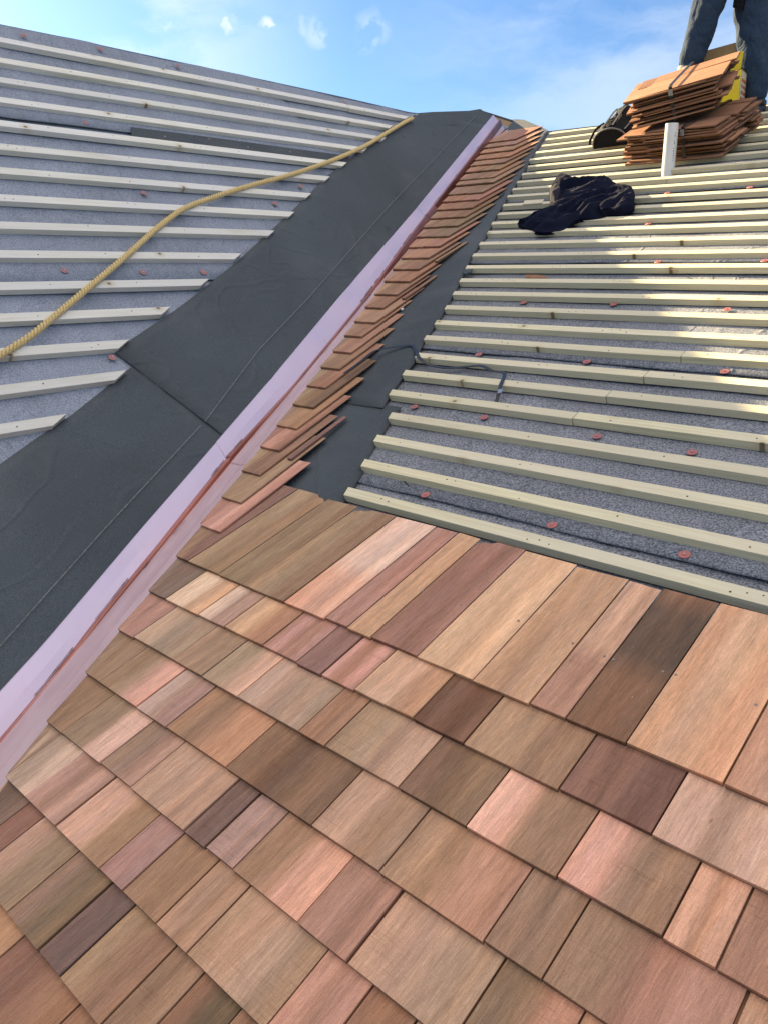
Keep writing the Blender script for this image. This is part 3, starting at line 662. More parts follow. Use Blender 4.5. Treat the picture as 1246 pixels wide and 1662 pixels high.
# course tables: joints given where the photo shows them (pixels anywhere on the joint line), then colours of the boards between
def ja(x, y, h=A0): return bR(x, y, h)[0]
T = [
 (-18.14, [(308, 909), (357.7, 929.4), (404.7, 948.6), (462.5, 975), (528, 1002), (564.4, 1017), (603.6, 1031.8), (676.8, 1064), (767.4, 1102), (856.4, 1143.3), (913.4, 1170), (1012, 1210), (1171, 1274)], [1.2, .9, 1.4],
  [((138, 116, 96), (128, 98, 86), 'R', 'b'), ((152, 130, 100), (140, 116, 88), 'R', 'o'), ((148, 128, 98), (132, 110, 84), 'w', 'o'), ((152, 130, 100), (138, 112, 86), 'R', 'o'), ((206, 176, 155), (200, 140, 122), 'D', 'p'), ((165, 125, 108), None, '', 'm'),
   ((186, 150, 104), None, '', 'y'), ((150, 112, 98), (136, 98, 84), 'w', 'm'), ((196, 160, 122), (202, 168, 132), 'w', 't'), ((182, 146, 104), (170, 132, 92), 'S', 'y'), ((186, 148, 120), (158, 114, 98), 'D', 'p'), ((122, 92, 68), (92, 76, 62), 'U', 'd'), ((204, 164, 128), (196, 150, 112), 'w', 'c'), ((176, 138, 112), None, '', 't'), ((160, 128, 100), None, '', 't'), ((176, 140, 110), None, '', 't'), ((150, 120, 96), None, '', 'b')]),
 (-19.115, [(271, 970.3), (322.8, 996.8), (366, 1017), (427.5, 1046), (481.7, 1073.8), (522, 1092.4), (574, 1121), (670, 1167), (751, 1207), (905, 1280), (1055, 1356), (1260, 1454)], [1.1, 1.5, .8],
  [((126, 108, 94), None, '', 'g'), ((206, 182, 152), (196, 158, 122), 'R', 'c'), ((160, 130, 112), (196, 172, 150), 'L', 'm'), ((194, 158, 112), (166, 122, 82), 'R', 'y'), ((176, 134, 122), (160, 112, 100), 'w', 'p'), ((140, 108, 98), None, '', 'm'), ((196, 150, 136), (160, 108, 96), 'w', 'r'),
   ((192, 158, 126), (180, 142, 108), 'R', 'c'), ((104, 72, 58), (122, 88, 72), 'w', 'd'), ((164, 134, 104), (150, 120, 92), 'R', 't'), ((132, 98, 82), (118, 84, 74), 'R', 'm'), ((196, 160, 134), (150, 122, 98), 'S', 'p'), ((172, 130, 108), None, '', 'p'), ((150, 120, 92), None, '', 't'), ((176, 136, 108), None, '', 't'), ((146, 112, 88), None, '', 'b')]),
 (-20.095, [(219, 1032), (283, 1069), (332, 1094), (387.8, 1128), (487, 1184), (529.5, 1206.8), (648, 1275), (757, 1339.5), (904, 1422.5), (1074.5, 1519), (1163, 1570)], [1.3, .9, 1.5, 1.0],
  [((160, 124, 110), None, '', 'p'), ((152, 134, 112), (176, 152, 128), 'L', 'o'), ((158, 130, 104), None, '', 't'), ((150, 132, 108), (200, 162, 136), 'R', 'o'), ((168, 142, 122), (156, 134, 112), 'R', 'g'), ((152, 116, 90), None, '', 'b'), ((156, 132, 104), (176, 146, 120), 'R', 't'),
   ((132, 106, 80), (120, 94, 74), 'L', 'o'), ((150, 120, 92), (208, 162, 138), 'L', 't'), ((150, 120, 94), (200, 150, 128), 'L', 'p'), ((196, 150, 120), (176, 128, 100), 'S', 't'), ((156, 112, 92), None, '', 'r'), ((170, 134, 104), None, '', 't'), ((150, 116, 92), None, '', 'b'), ((176, 140, 112), None, '', 't'), ((150, 120, 92), None, '', 't')]),
 (-21.1, [(163.5, 1105.4), (222.4, 1146.5), (269.6, 1178.5), (367.4, 1244), (505, 1339), (615.5, 1412.5), (784, 1528), (879.3, 1589.5), (1195, 1660.6)], [1.2, 1.0, 1.6, .9],
  [((142, 118, 94), None, '', 'b'), ((146, 126, 100), (196, 150, 130), 'R', 'o'), ((170, 146, 130), (156, 124, 112), 'R', 'p'), ((146, 116, 86), (182, 126, 98), 'R', 'y'), ((132, 104, 80), (104, 82, 66), 'S', 'd'), ((182, 148, 122), (152, 124, 98), 'R', 'c'), ((160, 128, 98), (180, 126, 108), 'R', 't'),
   ((142, 116, 92), None, '', 'o'), ((170, 126, 106), (140, 112, 86), 'L', 'r'), ((160, 126, 98), None, '', 't'), ((180, 142, 112), None, '', 't'), ((140, 110, 88), None, '', 'b'), ((166, 128, 102), None, '', 't'), ((150, 120, 92), None, '', 't')]),
 (-22.09, [(102.8, 1187), (163.5, 1236.8), (214.3, 1276.8), (297.4, 1349), (335, 1372.5), (377.5, 1410), (484, 1495), (565, 1557.5), (753, 1662), (950.6, 1646)], [1.3, 1.0, 1.1, 1.5],
  [((140, 114, 90), None, '', 'b'), ((140, 122, 98), (206, 168, 146), 'R', 'o'), ((146, 122, 102), (160, 128, 112), 'R', 'g'), ((174, 142, 116), (166, 138, 116), 'w', 't'), ((124, 100, 88), (110, 88, 78), 'w', 'g'), ((162, 132, 120), None, '', 'p'), ((152, 120, 94), (206, 152, 130), 'R', 't'), ((156, 118, 98), (168, 128, 108), 'w', 'r'),
   ((176, 142, 116), (160, 134, 108), 'R', 't'), ((132, 110, 82), (176, 132, 108), 'R', 'o'), ((170, 130, 102), None, '', 't'), ((150, 112, 90), None, '', 'b'), ((176, 140, 112), None, '', 't'), ((150, 120, 92), None, '', 't'), ((160, 124, 98), None, '', 't')]),
 (-23.1, [(42, 1292.4), (91.5, 1340.6), (163, 1408), (197.5, 1446.4), (252.8, 1498), (303.6, 1548.6), (437, 1662), (560, 1662), (677, 1656)], [1.5, 1.1, 1.4, 1.2, 1.0],
  [((158, 138, 118), (180, 158, 138), 'R', 'g'), ((178, 142, 126), (150, 118, 100), 'w', 'p'), ((192, 160, 140), (152, 126, 98), 'R', 'p'), ((160, 126, 116), None, '', 'm'), ((148, 116, 88), None, '', 'b'), ((168, 134, 106), None, '', 't'), ((176, 144, 116), (164, 136, 108), 'w', 't'), ((164, 118, 100), (182, 136, 116), 'w', 'r'), ((150, 116, 74), (132, 96, 64), 'w', 'y'),
   ((160, 126, 98), None, '', 't'), ((150, 112, 90), None, '', 'b'), ((176, 140, 112), None, '', 't'), ((150, 120, 92), None, '', 't'), ((160, 124, 98), None, '', 't'), ((160, 124, 98), None, '', 't')]),
 (-24.18, [(26, 1284), (0, 1334), (65, 1322), (12, 1480), (62, 1542.6), (97.5, 1586), (165, 1662), (255, 1662), (371, 1662)], [1.4, 1.0, 1.3, 1.2],
  [((164, 134, 96), None, '', 'y'), ((118, 98, 84), None, '', 'g'), ((138, 100, 88), None, '', 'r'), ((140, 120, 96), (170, 138, 118), 'L', 'o'), ((124, 106, 82), (136, 112, 94), 'L', 'o'), ((112, 92, 84), None, '', 'm'), ((152, 124, 94), (146, 114, 88), 'R', 't'), ((148, 118, 92), None, '', 'b'), ((104, 88, 66), (134, 88, 76), 'L', 'd'),
   ((140, 108, 84), None, '', 'b'), ((160, 126, 98), None, '', 't'), ((150, 112, 90), None, '', 'b'), ((176, 140, 112), None, '', 't'), ((150, 120, 92), None, '', 't')]),
 (-25.25, [(34, 1517), (125, 1628)], [1.1, 1.3, 1.0, 1.2, 1.4],
  [((166, 132, 94), None, '', 'y'), ((130, 92, 80), (146, 106, 76), 'R', 'r'), ((148, 108, 78), None, '', 'y'), ((150, 118, 90), None, '', 't'), ((140, 110, 86), None, '', 'b'), ((156, 124, 98), None, '', 't'), ((140, 110, 86), None, '', 'b'), ((156, 124, 98), None, '', 't')]),
]
CNAME = ['top course', 'second course down', 'third course down', 'fourth course down', 'fifth course down', 'sixth course down', 'seventh course down', 'eighth course down']
NAILS = {0: [(929, 1046), (980.5, 1067), (995, 1073), (1075, 1092), (1096, 1097), (1226, 1146), (841, 1009), (748, 984), (686, 961), (478, 890), (380, 858)]}
for ci, (b0, joints, extra, specs) in enumerate(T):
    aj = sorted(ja(x, y, A0 - .075*0) for x, y in joints)
    a_last = aj[-1]
    for wd_ in extra: a_last += wd_; aj.append(a_last)
    k = 0; boards = []
    if cutA(b0) > aj[0]: first_l = None
    # leading board against the valley, then a sliver left of it
    edges = [None]+aj
    lead_a = cutA(b0)
    idx = 0
    inview = 0
    for i in range(len(aj)):
        sp = specs[min(i, len(specs)-1)]
        al = aj[i-1] if i else lead_a
        ar = aj[i]
        YW = lambda q: interp([(9, .024), (12, .012), (15, -.016), (17, -.042), (19, -.042), (30, -.05)], q)
        yaw = (YW(al), YW(ar))
        gap = shr.choice([.022, .026, .032, .05]) 
        jitter = shr.uniform(-.006, .006)
        cut = (i == 0) or (al < lead_a)
        clip = (.35 if (ci == 0 and i == 1) else -.35 if (ci == 0 and i in (3, 7)) else None)
        o = shingle(b0+shr.uniform(-.007, .007), al, ar, A0+jitter, sp[0], sp[1], sp[2], clip=clip, left_cut=cut, yaw=yaw if not cut else (0, yaw[1]), gap=gap)
        if o is None: continue
        tag(o, '%s cedar shingle, %s from the copper in the %s' % (W_[sp[3]] + (' streaked' if sp[1] else ''), ORD[idx], CNAME[ci]), 'shingle', 'cedar shingles laid in courses'); idx += 1
        boards.append((o, al, ar))
    # board that fills the valley side behind the leading one
    if ci < 6:
        o = None
        al = lead_a; 
        o = shingle(b0, al-1.4, lead_a-.01, A0-.004, [(150, 128, 104), (142, 120, 98), (150, 128, 100), (138, 112, 92), (140, 116, 94), (150, 126, 104)][ci], None, '', left_cut=True)
        if o: tag(o, 'narrow valley-cut cedar sliver at the copper edge of the %s' % CNAME[ci], 'shingle', 'cedar slivers cut along the valley')
    for (x, y) in NAILS.get(ci, []):
        a, b = bR(x, y, A0-.12)
        for (o, al, ar) in boards:
            if al < a < ar:
                h = A0-.075*(b-b0)
                V, F = disc(PR(a, b, h), nR, .021, .008); mesh_obj('nail', V, F, M_NAIL2, o); break
# starter boards up the valley
crop4 = lambda x, y: (280+x/2.596, 480+y/2.596)
crop3 = lambda x, y: (500+x/2.967, 150+y/2.967)
stack = [crop4(*q)+crop4(*r) for q, r in (((118, 965), (205, 992)), ((207, 845), (290, 870)), ((298, 735), (370, 755)), ((375, 635), (450, 652)), ((445, 545), (525, 557)), ((508, 457), (595, 470)), ((568, 378), (645, 387)), ((625, 300), (703, 308)), ((676, 230), (750, 240)))]
stack += [crop3(*q)+crop3(*r) for q, r in (((178, 1168), (255, 1175)), ((230, 1100), (320, 1108)), ((278, 1030), (360, 1038)), ((330, 968), (425, 973)), ((373, 905), (485, 910)), ((413, 848), (530, 852)), ((453, 795), (580, 795)), ((490, 742), (628, 742)), ((527, 692), (672, 692)),
          ((560, 645), (712, 645)), ((592, 602), (745, 602)), ((625, 562), (783, 558)), ((652, 522), (812, 518)), ((680, 488), (835, 482)), ((705, 455), (860, 448)), ((733, 418), (888, 410)), ((760, 382), (915, 370)), ((785, 352), (945, 335)), ((805, 322), (965, 308)), ((827, 293), (982, 275)), ((850, 265), (990, 250)), ((868, 240), (1000, 222)))]
scol = [((178, 134, 120), (196, 156, 140), 'S'), ((152, 128, 100), None, ''), ((134, 106, 86), None, ''), ((168, 126, 108), (150, 112, 92), 'R'), ((152, 120, 84), None, ''), ((134, 112, 86), (112, 92, 74), 'R'), ((146, 112, 92), None, ''), ((140, 114, 92), None, ''), ((150, 116, 96), None, '')]
b_ = -18.14
for i, (x0, y0, x1, y1) in enumerate(stack):
    A_ = max(.34, A0-.012*(i+1))
    b_ = -18.14+(i+1)*1.005
    a0, bb = bR(x0, y0, A_); a1, bb1 = bR(x1, y1, A_)
    bm_ = bb*.5+bb1*.5 if abs((bb+bb1)/2-b_) < .35 else b_
    sp = scol[i] if i < len(scol) else ((lambda q, w: (144+q, 114+int(q*.8)+w, 92+int(q*.6)+w))(shr.randint(-12, 12), shr.randint(-4, 4)), None, '')
    w_ = a1-a0
    parts = [(a0, a1)]
    if i in (2, 11, 14) : parts = [(a0, a1-.02), (a1, a1+.16)]
    if w_ > 1.35: parts = [(a0, a0+w_*.45), (a0+w_*.45, a1)]
    for q, (l_, r_) in enumerate(parts):
        cc = sp[0] if q == 0 else tuple(int(v*shr.uniform(.9, 1.06)) for v in sp[0])
        o = shingle(bm_+(.0 if q == 0 else (.85 if i in (2, 11, 14) else shr.uniform(-.03, .03))), l_, r_, A_-(.064 if (q and i in (2, 11, 14)) else 0), cc, sp[1], sp[2], yaw=interp([(0, -.12), (4, -.15), (8, -.19), (11, -.17), (15, -.14), (19, -.11), (31, -.09)], i)+shr.uniform(-.006, .006), gap=.012, length=LEN-(.85 if (q and len(parts) == 2 and i in (2, 11, 14)) else 0))
        side = '' if len(parts) == 1 else (', valley-side board of its pair' if q == 0 else ', outer board of its pair')
        tag(o, 'brown cedar starter shingle, %s up beside the copper valley%s' % (ORD[i], side), 'shingle', 'cedar starter shingles up the valley')
    o = shingle(bm_, a0-1.5, a0-.01, A_-.006, (150+shr.randint(-10, 10), 126+shr.randint(-10, 8), 104), None, '', left_cut=True, gap=.01)
    if o: tag(o, 'cedar sliver cut to the copper beside the %s starter up' % ORD[i], 'shingle', 'cedar slivers beside the starters')

# ------------------------------------------------------------------ battens
BW, BH = .275, .170
brn = random.Random(5)
def batten(P, basis, pa, pb, vdir, label, group, holes=True, BWs=BW, dz=0.0, trimL=True, trimR=False, name='batten', flip=1):
    """pa, pb: (a,b) ends of the lower front edge; ends marked trim follow the valley direction vdir = da/db"""
    V, F = [], []; n = 12; bow = [brn.uniform(-.012, .012) for _ in range(3)]
    for i in range(n+1):
        s_ = i/n; a = lerp(pa[0], pb[0], s_); b = lerp(pa[1], pb[1], s_)+bow[0]*sin(s_*pi)*1.2
        hb = BH+dz+bow[1]*sin(s_*6.0)*.6
        for (db, h) in ((0, .0), (0, hb-.005), (.005, hb), (BWs-.005, hb), (BWs, hb-.005), (BWs, .0)):
            aa = a
            if i == 0 and trimL: aa += vdir*db
            if i == n and trimR: aa += vdir*db
            V.append(P(aa, b+db, h))
    for i in range(n):
        for j in range(6):
            k = i*6+j; k2 = i*6+(j+1) % 6; F.append((k, k2, k2+6, k+6))
    F.append(tuple(range(6))); F.append(tuple(range(n*6, n*6+6))[::-1]); K = [0]*len(F)
    L = pb[0]-pa[0]
    if holes:
        s_ = brn.uniform(.4, 1.0)
        while s_ < abs(L)-.3 and s_ < 40:
            f = s_/abs(L); a = lerp(pa[0], pb[0], f); b = lerp(pa[1], pb[1], f)+BWs*brn.uniform(.25, .75)
            nn = P(0, 0, 1)-P(0, 0, 0)
            vv, ff = disc(P(a, b, BH+dz-.006+bow[1]*sin(f*6.0)*.6), nn, brn.uniform(.013, .021), .010, 7)
            k0 = len(V); V += vv; F += [tuple(q+k0 for q in p) for p in ff]; K += [1]*len(ff)
            if brn.random() < .3: s_ += .22
            else: s_ += brn.uniform(1.6, 3.6)
    o = recalc(mesh_obj(name, V, F, [M_BATTEN if P is PR else M_BATTEN_HAZE, M_HOLE], None, basis, fm=K, origin=P(pa[0], pa[1], 0)))
    tag(o, label, 'batten', group); return o
R_r = [998.3, 916.7, 848.4, 788.9, 734.5, 684.9, 640.3, 599.5, 564.5, 529.6, 499, 472.6, 444.6, 419.8, 396.7, 376, 356.7, 338.6, 320.2, 302.9, 286.6]
R_m = [945.9, 871.9, 810.5, 758, 709.2, 665, 623.5, 586.1, 553.1, 521.9, 493, 467.1, 443.7, 421.1, 400.4, 380.5, 363.4, 345.3, 330.9, 314.6, 302, 286.6]
R_l = [(561.6, 813.6), (588.7, 766.7), (609.2, 726), (632.5, 688.6), (633.5, 650.3), (655, 617.8), (675, 589), (689.4, 560), (706.5, 534.8), (722.7, 510), (735.4, 486.6), (746.2, 465.3), (756, 443.6), (767, 423.7), (778, 404.7), (790.6, 386.7), (797.8, 371.3), (807.8, 356), (816, 341.6), (823, 327), (831, 315.4), (840, 302.7), (847.5, 290), (853.8, 279.3), (860, 265.7), (866, 256.7), (873.6, 246.8), (880, 236.5), (886, 226.5)]
joints_R = {7: (1083, 612), 6: (1017, 650), 5: (952, 686), 4: (897, 722), 13: None}
AEND = 30.0
NRB = len(R_l)
for k in range(NRB):
    pl_ = bR(*R_l[k])
    if k < len(R_r): pr_ = bR(1246, R_r[k])
    elif k < len(R_m): pr_ = bR(1046, R_m[k])
    else: pr_ = (pl_[0]+10, pl_[1]+.0)
    bl_ = -14.894+k*1.0+.02
    if k >= 21: bl_ = lerp(6.1, 13.75, (k-21)/(NRB-1-21.0)); pl_ = (pl_[0], bl_); pr_ = (pl_[0]+10, bl_+brn.uniform(-.02, .02))
    sl_ = (pr_[1]-pl_[1])/(pr_[0]-pl_[0]); sl_ = max(-.012, min(.012, sl_))
    pl_ = (pl_[0], pl_[1])
    end = (AEND, pl_[1]+sl_*(AEND-pl_[0]))
    nm = 'pale softwood batten on the right slope, %s' % ('lowest, directly above the cedar course' if k == 0 else 'topmost, along its ridge' if k == NRB-1 else ORD[k]+' up from the cedar')
    if k in joints_R and joints_R[k]:
        aj_ = bR(*joints_R[k])[0]; bj = pl_[1]+sl_*(aj_-pl_[0])
        batten(PR, BR, pl_, (aj_-.012, bj), VA, nm+', valley-side length', 'battens on the right slope')
        batten(PR, BR, (aj_+.012, bj+.012), end, VA, nm+', right-hand length', 'battens on the right slope', trimL=False, dz=.008)
    elif k == 20:
        aj_ = bR(1121, 268)[0]; bj = pl_[1]+sl_*(aj_-pl_[0])
        batten(PR, BR, pl_, (aj_-.01, bj), VA, nm+', left length', 'battens on the right slope')
        batten(PR, BR, (aj_+.01, bj), end, VA, nm+', right length', 'battens on the right slope', trimL=False, dz=.006)
    else: batten(PR, BR, pl_, end, VA, nm, 'battens on the right slope')
batten(PR, BR, (cutA(-15.9)+2.4, -15.88), (AEND, -15.88), VA, 'softwood batten mostly hidden under the heads of the top cedar course', 'battens on the right slope', holes=False)
L0 = [76.7, 110, 141.7, 174, 213, 251, 290, 334, 379.6, 427, 478.6, 531, 588, 649, 712.6]
Lr = {0: (654.5, 197.8), 1: (629, 213.5), 2: (618, 233), 3: (587, 251), 4: (553, 275.3), 5: (525, 298.9), 6: (494, 327), 7: (466, 357.9), 8: (432.6, 389.3), 9: (378, 427.6), 10: (323.5, 470.5), 11: (259.5, 517.7), 12: (190, 573), 13: (183.7, 622), 14: (82.6, 696)}
mdir = 1/VL if VL else 0
# the batten ends follow the edge of the membrane
for k in range(15):
    p0 = bL(0, L0[k]); p1 = bL(*Lr[k]); sl_ = (p1[1]-p0[1])/(p1[0]-p0[0]); sl_ = max(-.03, min(.03, sl_))
    st = (-40, p0[1]+sl_*(-40-p0[0]))
    nm = 'haze-paled batten on the left slope, %s' % ('topmost, nearest its ridge' if k == 0 else 'lowest visible' if k == 14 else ORD[k]+' down from its ridge')
    en = (p1[0], p0[1]+sl_*(p1[0]-p0[0]))
    dd = mdir*.95
    if k == 0:
        aj_ = bL(571, 190)[0]; bj = p0[1]+sl_*(aj_-p0[0])
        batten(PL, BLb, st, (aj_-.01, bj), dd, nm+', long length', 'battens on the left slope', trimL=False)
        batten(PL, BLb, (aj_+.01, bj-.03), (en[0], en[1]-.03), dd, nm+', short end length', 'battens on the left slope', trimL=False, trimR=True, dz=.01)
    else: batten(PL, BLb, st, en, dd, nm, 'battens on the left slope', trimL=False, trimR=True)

# ------------------------------------------------------------------ nail caps
capsR = [(690, 803), (895, 852), (1110, 900), (672, 660), (785, 677), (968, 708), (1122, 734), (776, 575), (951, 587), (1175, 603), (849, 491), (995, 493.6), (1179, 502), (1067, 424.8), (1240, 423), (1082, 313), (1216, 304), (1051, 363)]
capsL = [(105, 439), (233, 442), (331, 442), (183, 580), (559, 166), (289, 107), (163, 79), (39, 57), (455, 150), (140, 199), (268, 222), (340, 226), (403, 239), (471, 247), (567, 256), (489, 302), (447, 330), (234, 313)]
def cap(x, y, P, bfun, n, h, label, group):
    a, b = bfun(x, y, h); c = P(a, b, h); r = .10
    V, F, K = merge([disc(c, n, r, .009, 14), disc(c+n*.008, n, r*.35, .010, 10)])
    o = mesh_obj('nail_cap', V, F, M_CAP if P is PR else M_CAP_HAZE, None, (P(1, 0)-P(0, 0), P(0, 1)-P(0, 0), n))
    tag(o, label, 'nail cap', group)
    V, F = disc(c+n*.017, n, r*.17, .006, 7); mesh_obj('nail_head', V, F, M_NAIL, o)
rows = {}
for x, y in capsR:
    a, b = bR(x, y, .02); rows.setdefault(int(math.floor(b+14.894+.1)), []).append((a, x, y))
for k, lst in rows.items():
    lst.sort()
    for i, (a, x, y) in enumerate(lst):
        pos = 'alone' if len(lst) == 1 else '%s of %d from left' % (ORD[i], len(lst))
        cap(x, y, PR, bR, nR, .03, 'red nail cap on right slope felt above batten %s up, %s' % (ORD[max(k, 0)], pos), 'red nail caps on the right slope')
rows = {}
for x, y in capsL:
    e, b = bL(x, y, .02); i = sum(1 for q in L0 if bL(0, q)[1] > b); rows.setdefault(i, []).append((e, x, y))
for k, lst in rows.items():
    lst.sort()
    for i, (a, x, y) in enumerate(lst):
        pos = 'alone' if len(lst) == 1 else '%s of %d from left' % (ORD[i], len(lst))
        where = 'above the topmost batten' if k == 0 else 'below the %s batten down' % ORD[k-1]
        cap(x, y, PL, bL, nL, .06, 'haze-paled red nail cap, left slope %s, %s' % (where, pos), 'red nail caps on the left slope')

# ------------------------------------------------------------------ rope
rpx = [(-420, 860), (-250, 742), (-120, 650), (-50, 608), (0, 577), (50, 545), (100, 504), (150, 462), (200, 420), (250, 375), (280, 351), (300, 338), (330, 326), (400, 303), (470, 284), (535, 262), (590, 238), (630, 214), (655, 199), (669, 192)]
ctr = []
for x, y in rpx:
    e, b = bL(x, y, BH+.06); ctr.append(PL(e, b, BH+.06))
def catmull(P, k):
    out = []
    for i in range(len(P)-1):
        p0, p1, p2, p3 = P[max(i-1, 0)], P[i], P[i+1], P[min(i+2, len(P)-1)]
        for j in range(k):
            t_ = j/k; out.append(.5*((2*p1)+(p2-p0)*t_+(2*p0-5*p1+4*p2-p3)*t_*t_+(3*p1-p0-3*p2+p3)*t_**3))
    return out+[P[-1]]
cur = catmull(ctr, 40); L = [0]
for i in range(1, len(cur)): L.append(L[-1]+(cur[i]-cur[i-1]).length)
nst = int(L[-1]/.03); path = []
j = 0
for i in range(nst+1):
    t_ = L[-1]*i/nst
    while j < len(L)-2 and L[j+1] < t_: j += 1
    path.append(cur[j].lerp(cur[j+1], (t_-L[j])/max(1e-9, L[j+1]-L[j])))
parts = []
for sn in range(3):
    pts = []
    for i, p in enumerate(path):
        d = (path[min(i+1, nst)]-path[max(i-1, 0)]).normalized(); x = d.cross(nL).normalized(); y = x.cross(d)
        ang = 2*pi*(i*L[-1]/nst)/.38 + sn*2*pi/3
        pts.append(p+(x*cos(ang)+y*sin(ang))*.050)
    parts.append(tube(pts, .040, 6))
V, F, K = merge(parts)
tag(mesh_obj('rope', V, F, M_ROPE, None, BLb, smooth=True), 'yellow twisted rope lying slantwise across the battens of the left slope', 'rope')

# ------------------------------------------------------------------ black strap end lying over the right slope
def ribbon(pts, w_, n, th=.012):
    V, F = [], []
    for i, p in enumerate(pts):
        d = (pts[min(i+1, len(pts)-1)]-pts[max(i-1, 0)]).normalized(); x = d.cross(n[i] if isinstance(n, list) else n).normalized(); nn = n[i] if isinstance(n, list) else n
        V += [p-x*w_/2, p+x*w_/2, p+x*w_/2+nn*th, p-x*w_/2+nn*th]
    for i in range(len(pts)-1):
        for j in range(4): k = i*4+j; k2 = i*4+(j+1) % 4; F.append((k, k2, k2+4, k+4))
    F += [(3, 2, 1, 0), tuple(range(len(V)-4, len(V)))]
    return V, F
spx = [(559, 606, .40), (584, 588, .36), (608, 570, .30), (636, 564, .2), (666, 560.5, .13), (674, 568, .16), (678.5, 579, .20), (686, 586, .20), (697, 592.5, .12), (724, 597.5, .09), (752, 596, .09), (779, 594, .20), (797, 601.5, .20), (815, 605, .13), (818, 611, .15), (813, 622, .21), (810, 633, .21), (807, 645, .12), (804, 655, .08)]
pts = catmull([PR(*bR(x, y, h), h) for x, y, h in spx], 6)
V, F = ribbon(pts, .09, nR); o = recalc(mesh_obj('strap_offcut', V, F, M_STRAP, None, BR))
tag(o, 'loose black plastic strap trailing from the cedar starters over the membrane and three battens', 'strap')
V, F = ribbon([PR(*bR(x, y, .245), .262) for x, y in ((812, 633), (810, 639))], .11, nR, .01); mesh_obj('strap_seal', V, F, M_NAIL, o)
# small offcuts
def chip(pts, h, t_, mat, label, cat='offcut', name='wood_offcut', c=(150, 100, 70)):
    q = [bR(x, y, h) for x, y in pts]; V = [PR(a, b, h) for a, b in q]+[PR(a, b, h+t_) for a, b in q]; m = len(q)
    F = [tuple(range(m))[::-1], tuple(range(m, 2*m))]+[(i, (i+1) % m, m+(i+1) % m, m+i) for i in range(m)]
    o = recalc(mesh_obj(name, V, F, mat, None, BR, cols=[lin(c)]*len(V))); tag(o, label, cat); return o
chip([(851, 447), (877, 447.5), (888, 451.5), (890, 453), (852, 452)], .03, .03, M_CEDAR, 'small reddish cedar offcut lying on the felt between two battens of the right slope', c=(128, 88, 70))
chip([(851, 327), (882, 325), (879, 331), (848, 333)], BH, .04, M_BATTEN, 'pale sliver of softwood lying on a batten beside the dark jacket', c=(220, 220, 200))
chip([(752, 441), (766, 439), (764, 444), (753, 447)], .12, .05, M_MEM, 'dark crumb of torn membrane at a batten end', 'membrane scrap', 'membrane_scrap')
chip([(808, 322), (818, 313), (814, 319)], .10, .06, M_MEM, 'small dark scrap of membrane poking out beside the upper cedar starters', 'membrane scrap', 'membrane_scrap')

# ------------------------------------------------------------------ vent pipe
pb_ = PR(*bR(1078, 273), 0); pb_ = PR(*bR(1079.5, 277, BH), -.3)
ht = 2.05; r = .235; seg = 28; V = []; F = []
for (rr, z) in ((r, -.3), (r, ht), (r*.86, ht), (r*.86, .4)):
    V += [pb_+Vector((cos(2*pi*i/seg)*rr, sin(2*pi*i/seg)*rr, z)) for i in range(seg)]
for q in range(3):
    for i in range(seg): F.append((q*seg+i, q*seg+(i+1) % seg, (q+1)*seg+(i+1) % seg, (q+1)*seg+i))
pipe = recalc(mesh_obj('vent_pipe', V, F, M_PVC, smooth=False)); tag(pipe, 'short white plastic vent pipe standing up in front of the shingle bundles', 'vent pipe')
# faint row of printed marks down its right side
view = (CAM-pb_); base = math.atan2(view.y, view.x)+.62; parts = []
pr = random.Random(4); z = .75
while z < ht-.25:
    hh = pr.uniform(.03, .07)
    for dz_ in (0,):
        a0 = base-.07; a1 = base+.07*pr.uniform(.2, 1)
        vv = [pb_+Vector((cos(a)*(r+.004), sin(a)*(r+.004), zz)) for a, zz in ((a0, z), (a1, z), (a1, z+hh), (a0, z+hh))]
        parts.append((vv, [(0, 1, 2, 3)]))
    z += hh+pr.choice([.03, .04, .12])
V, F, K = merge(parts); mesh_obj('printed_marks', V, F, M_PRINT, pipe)

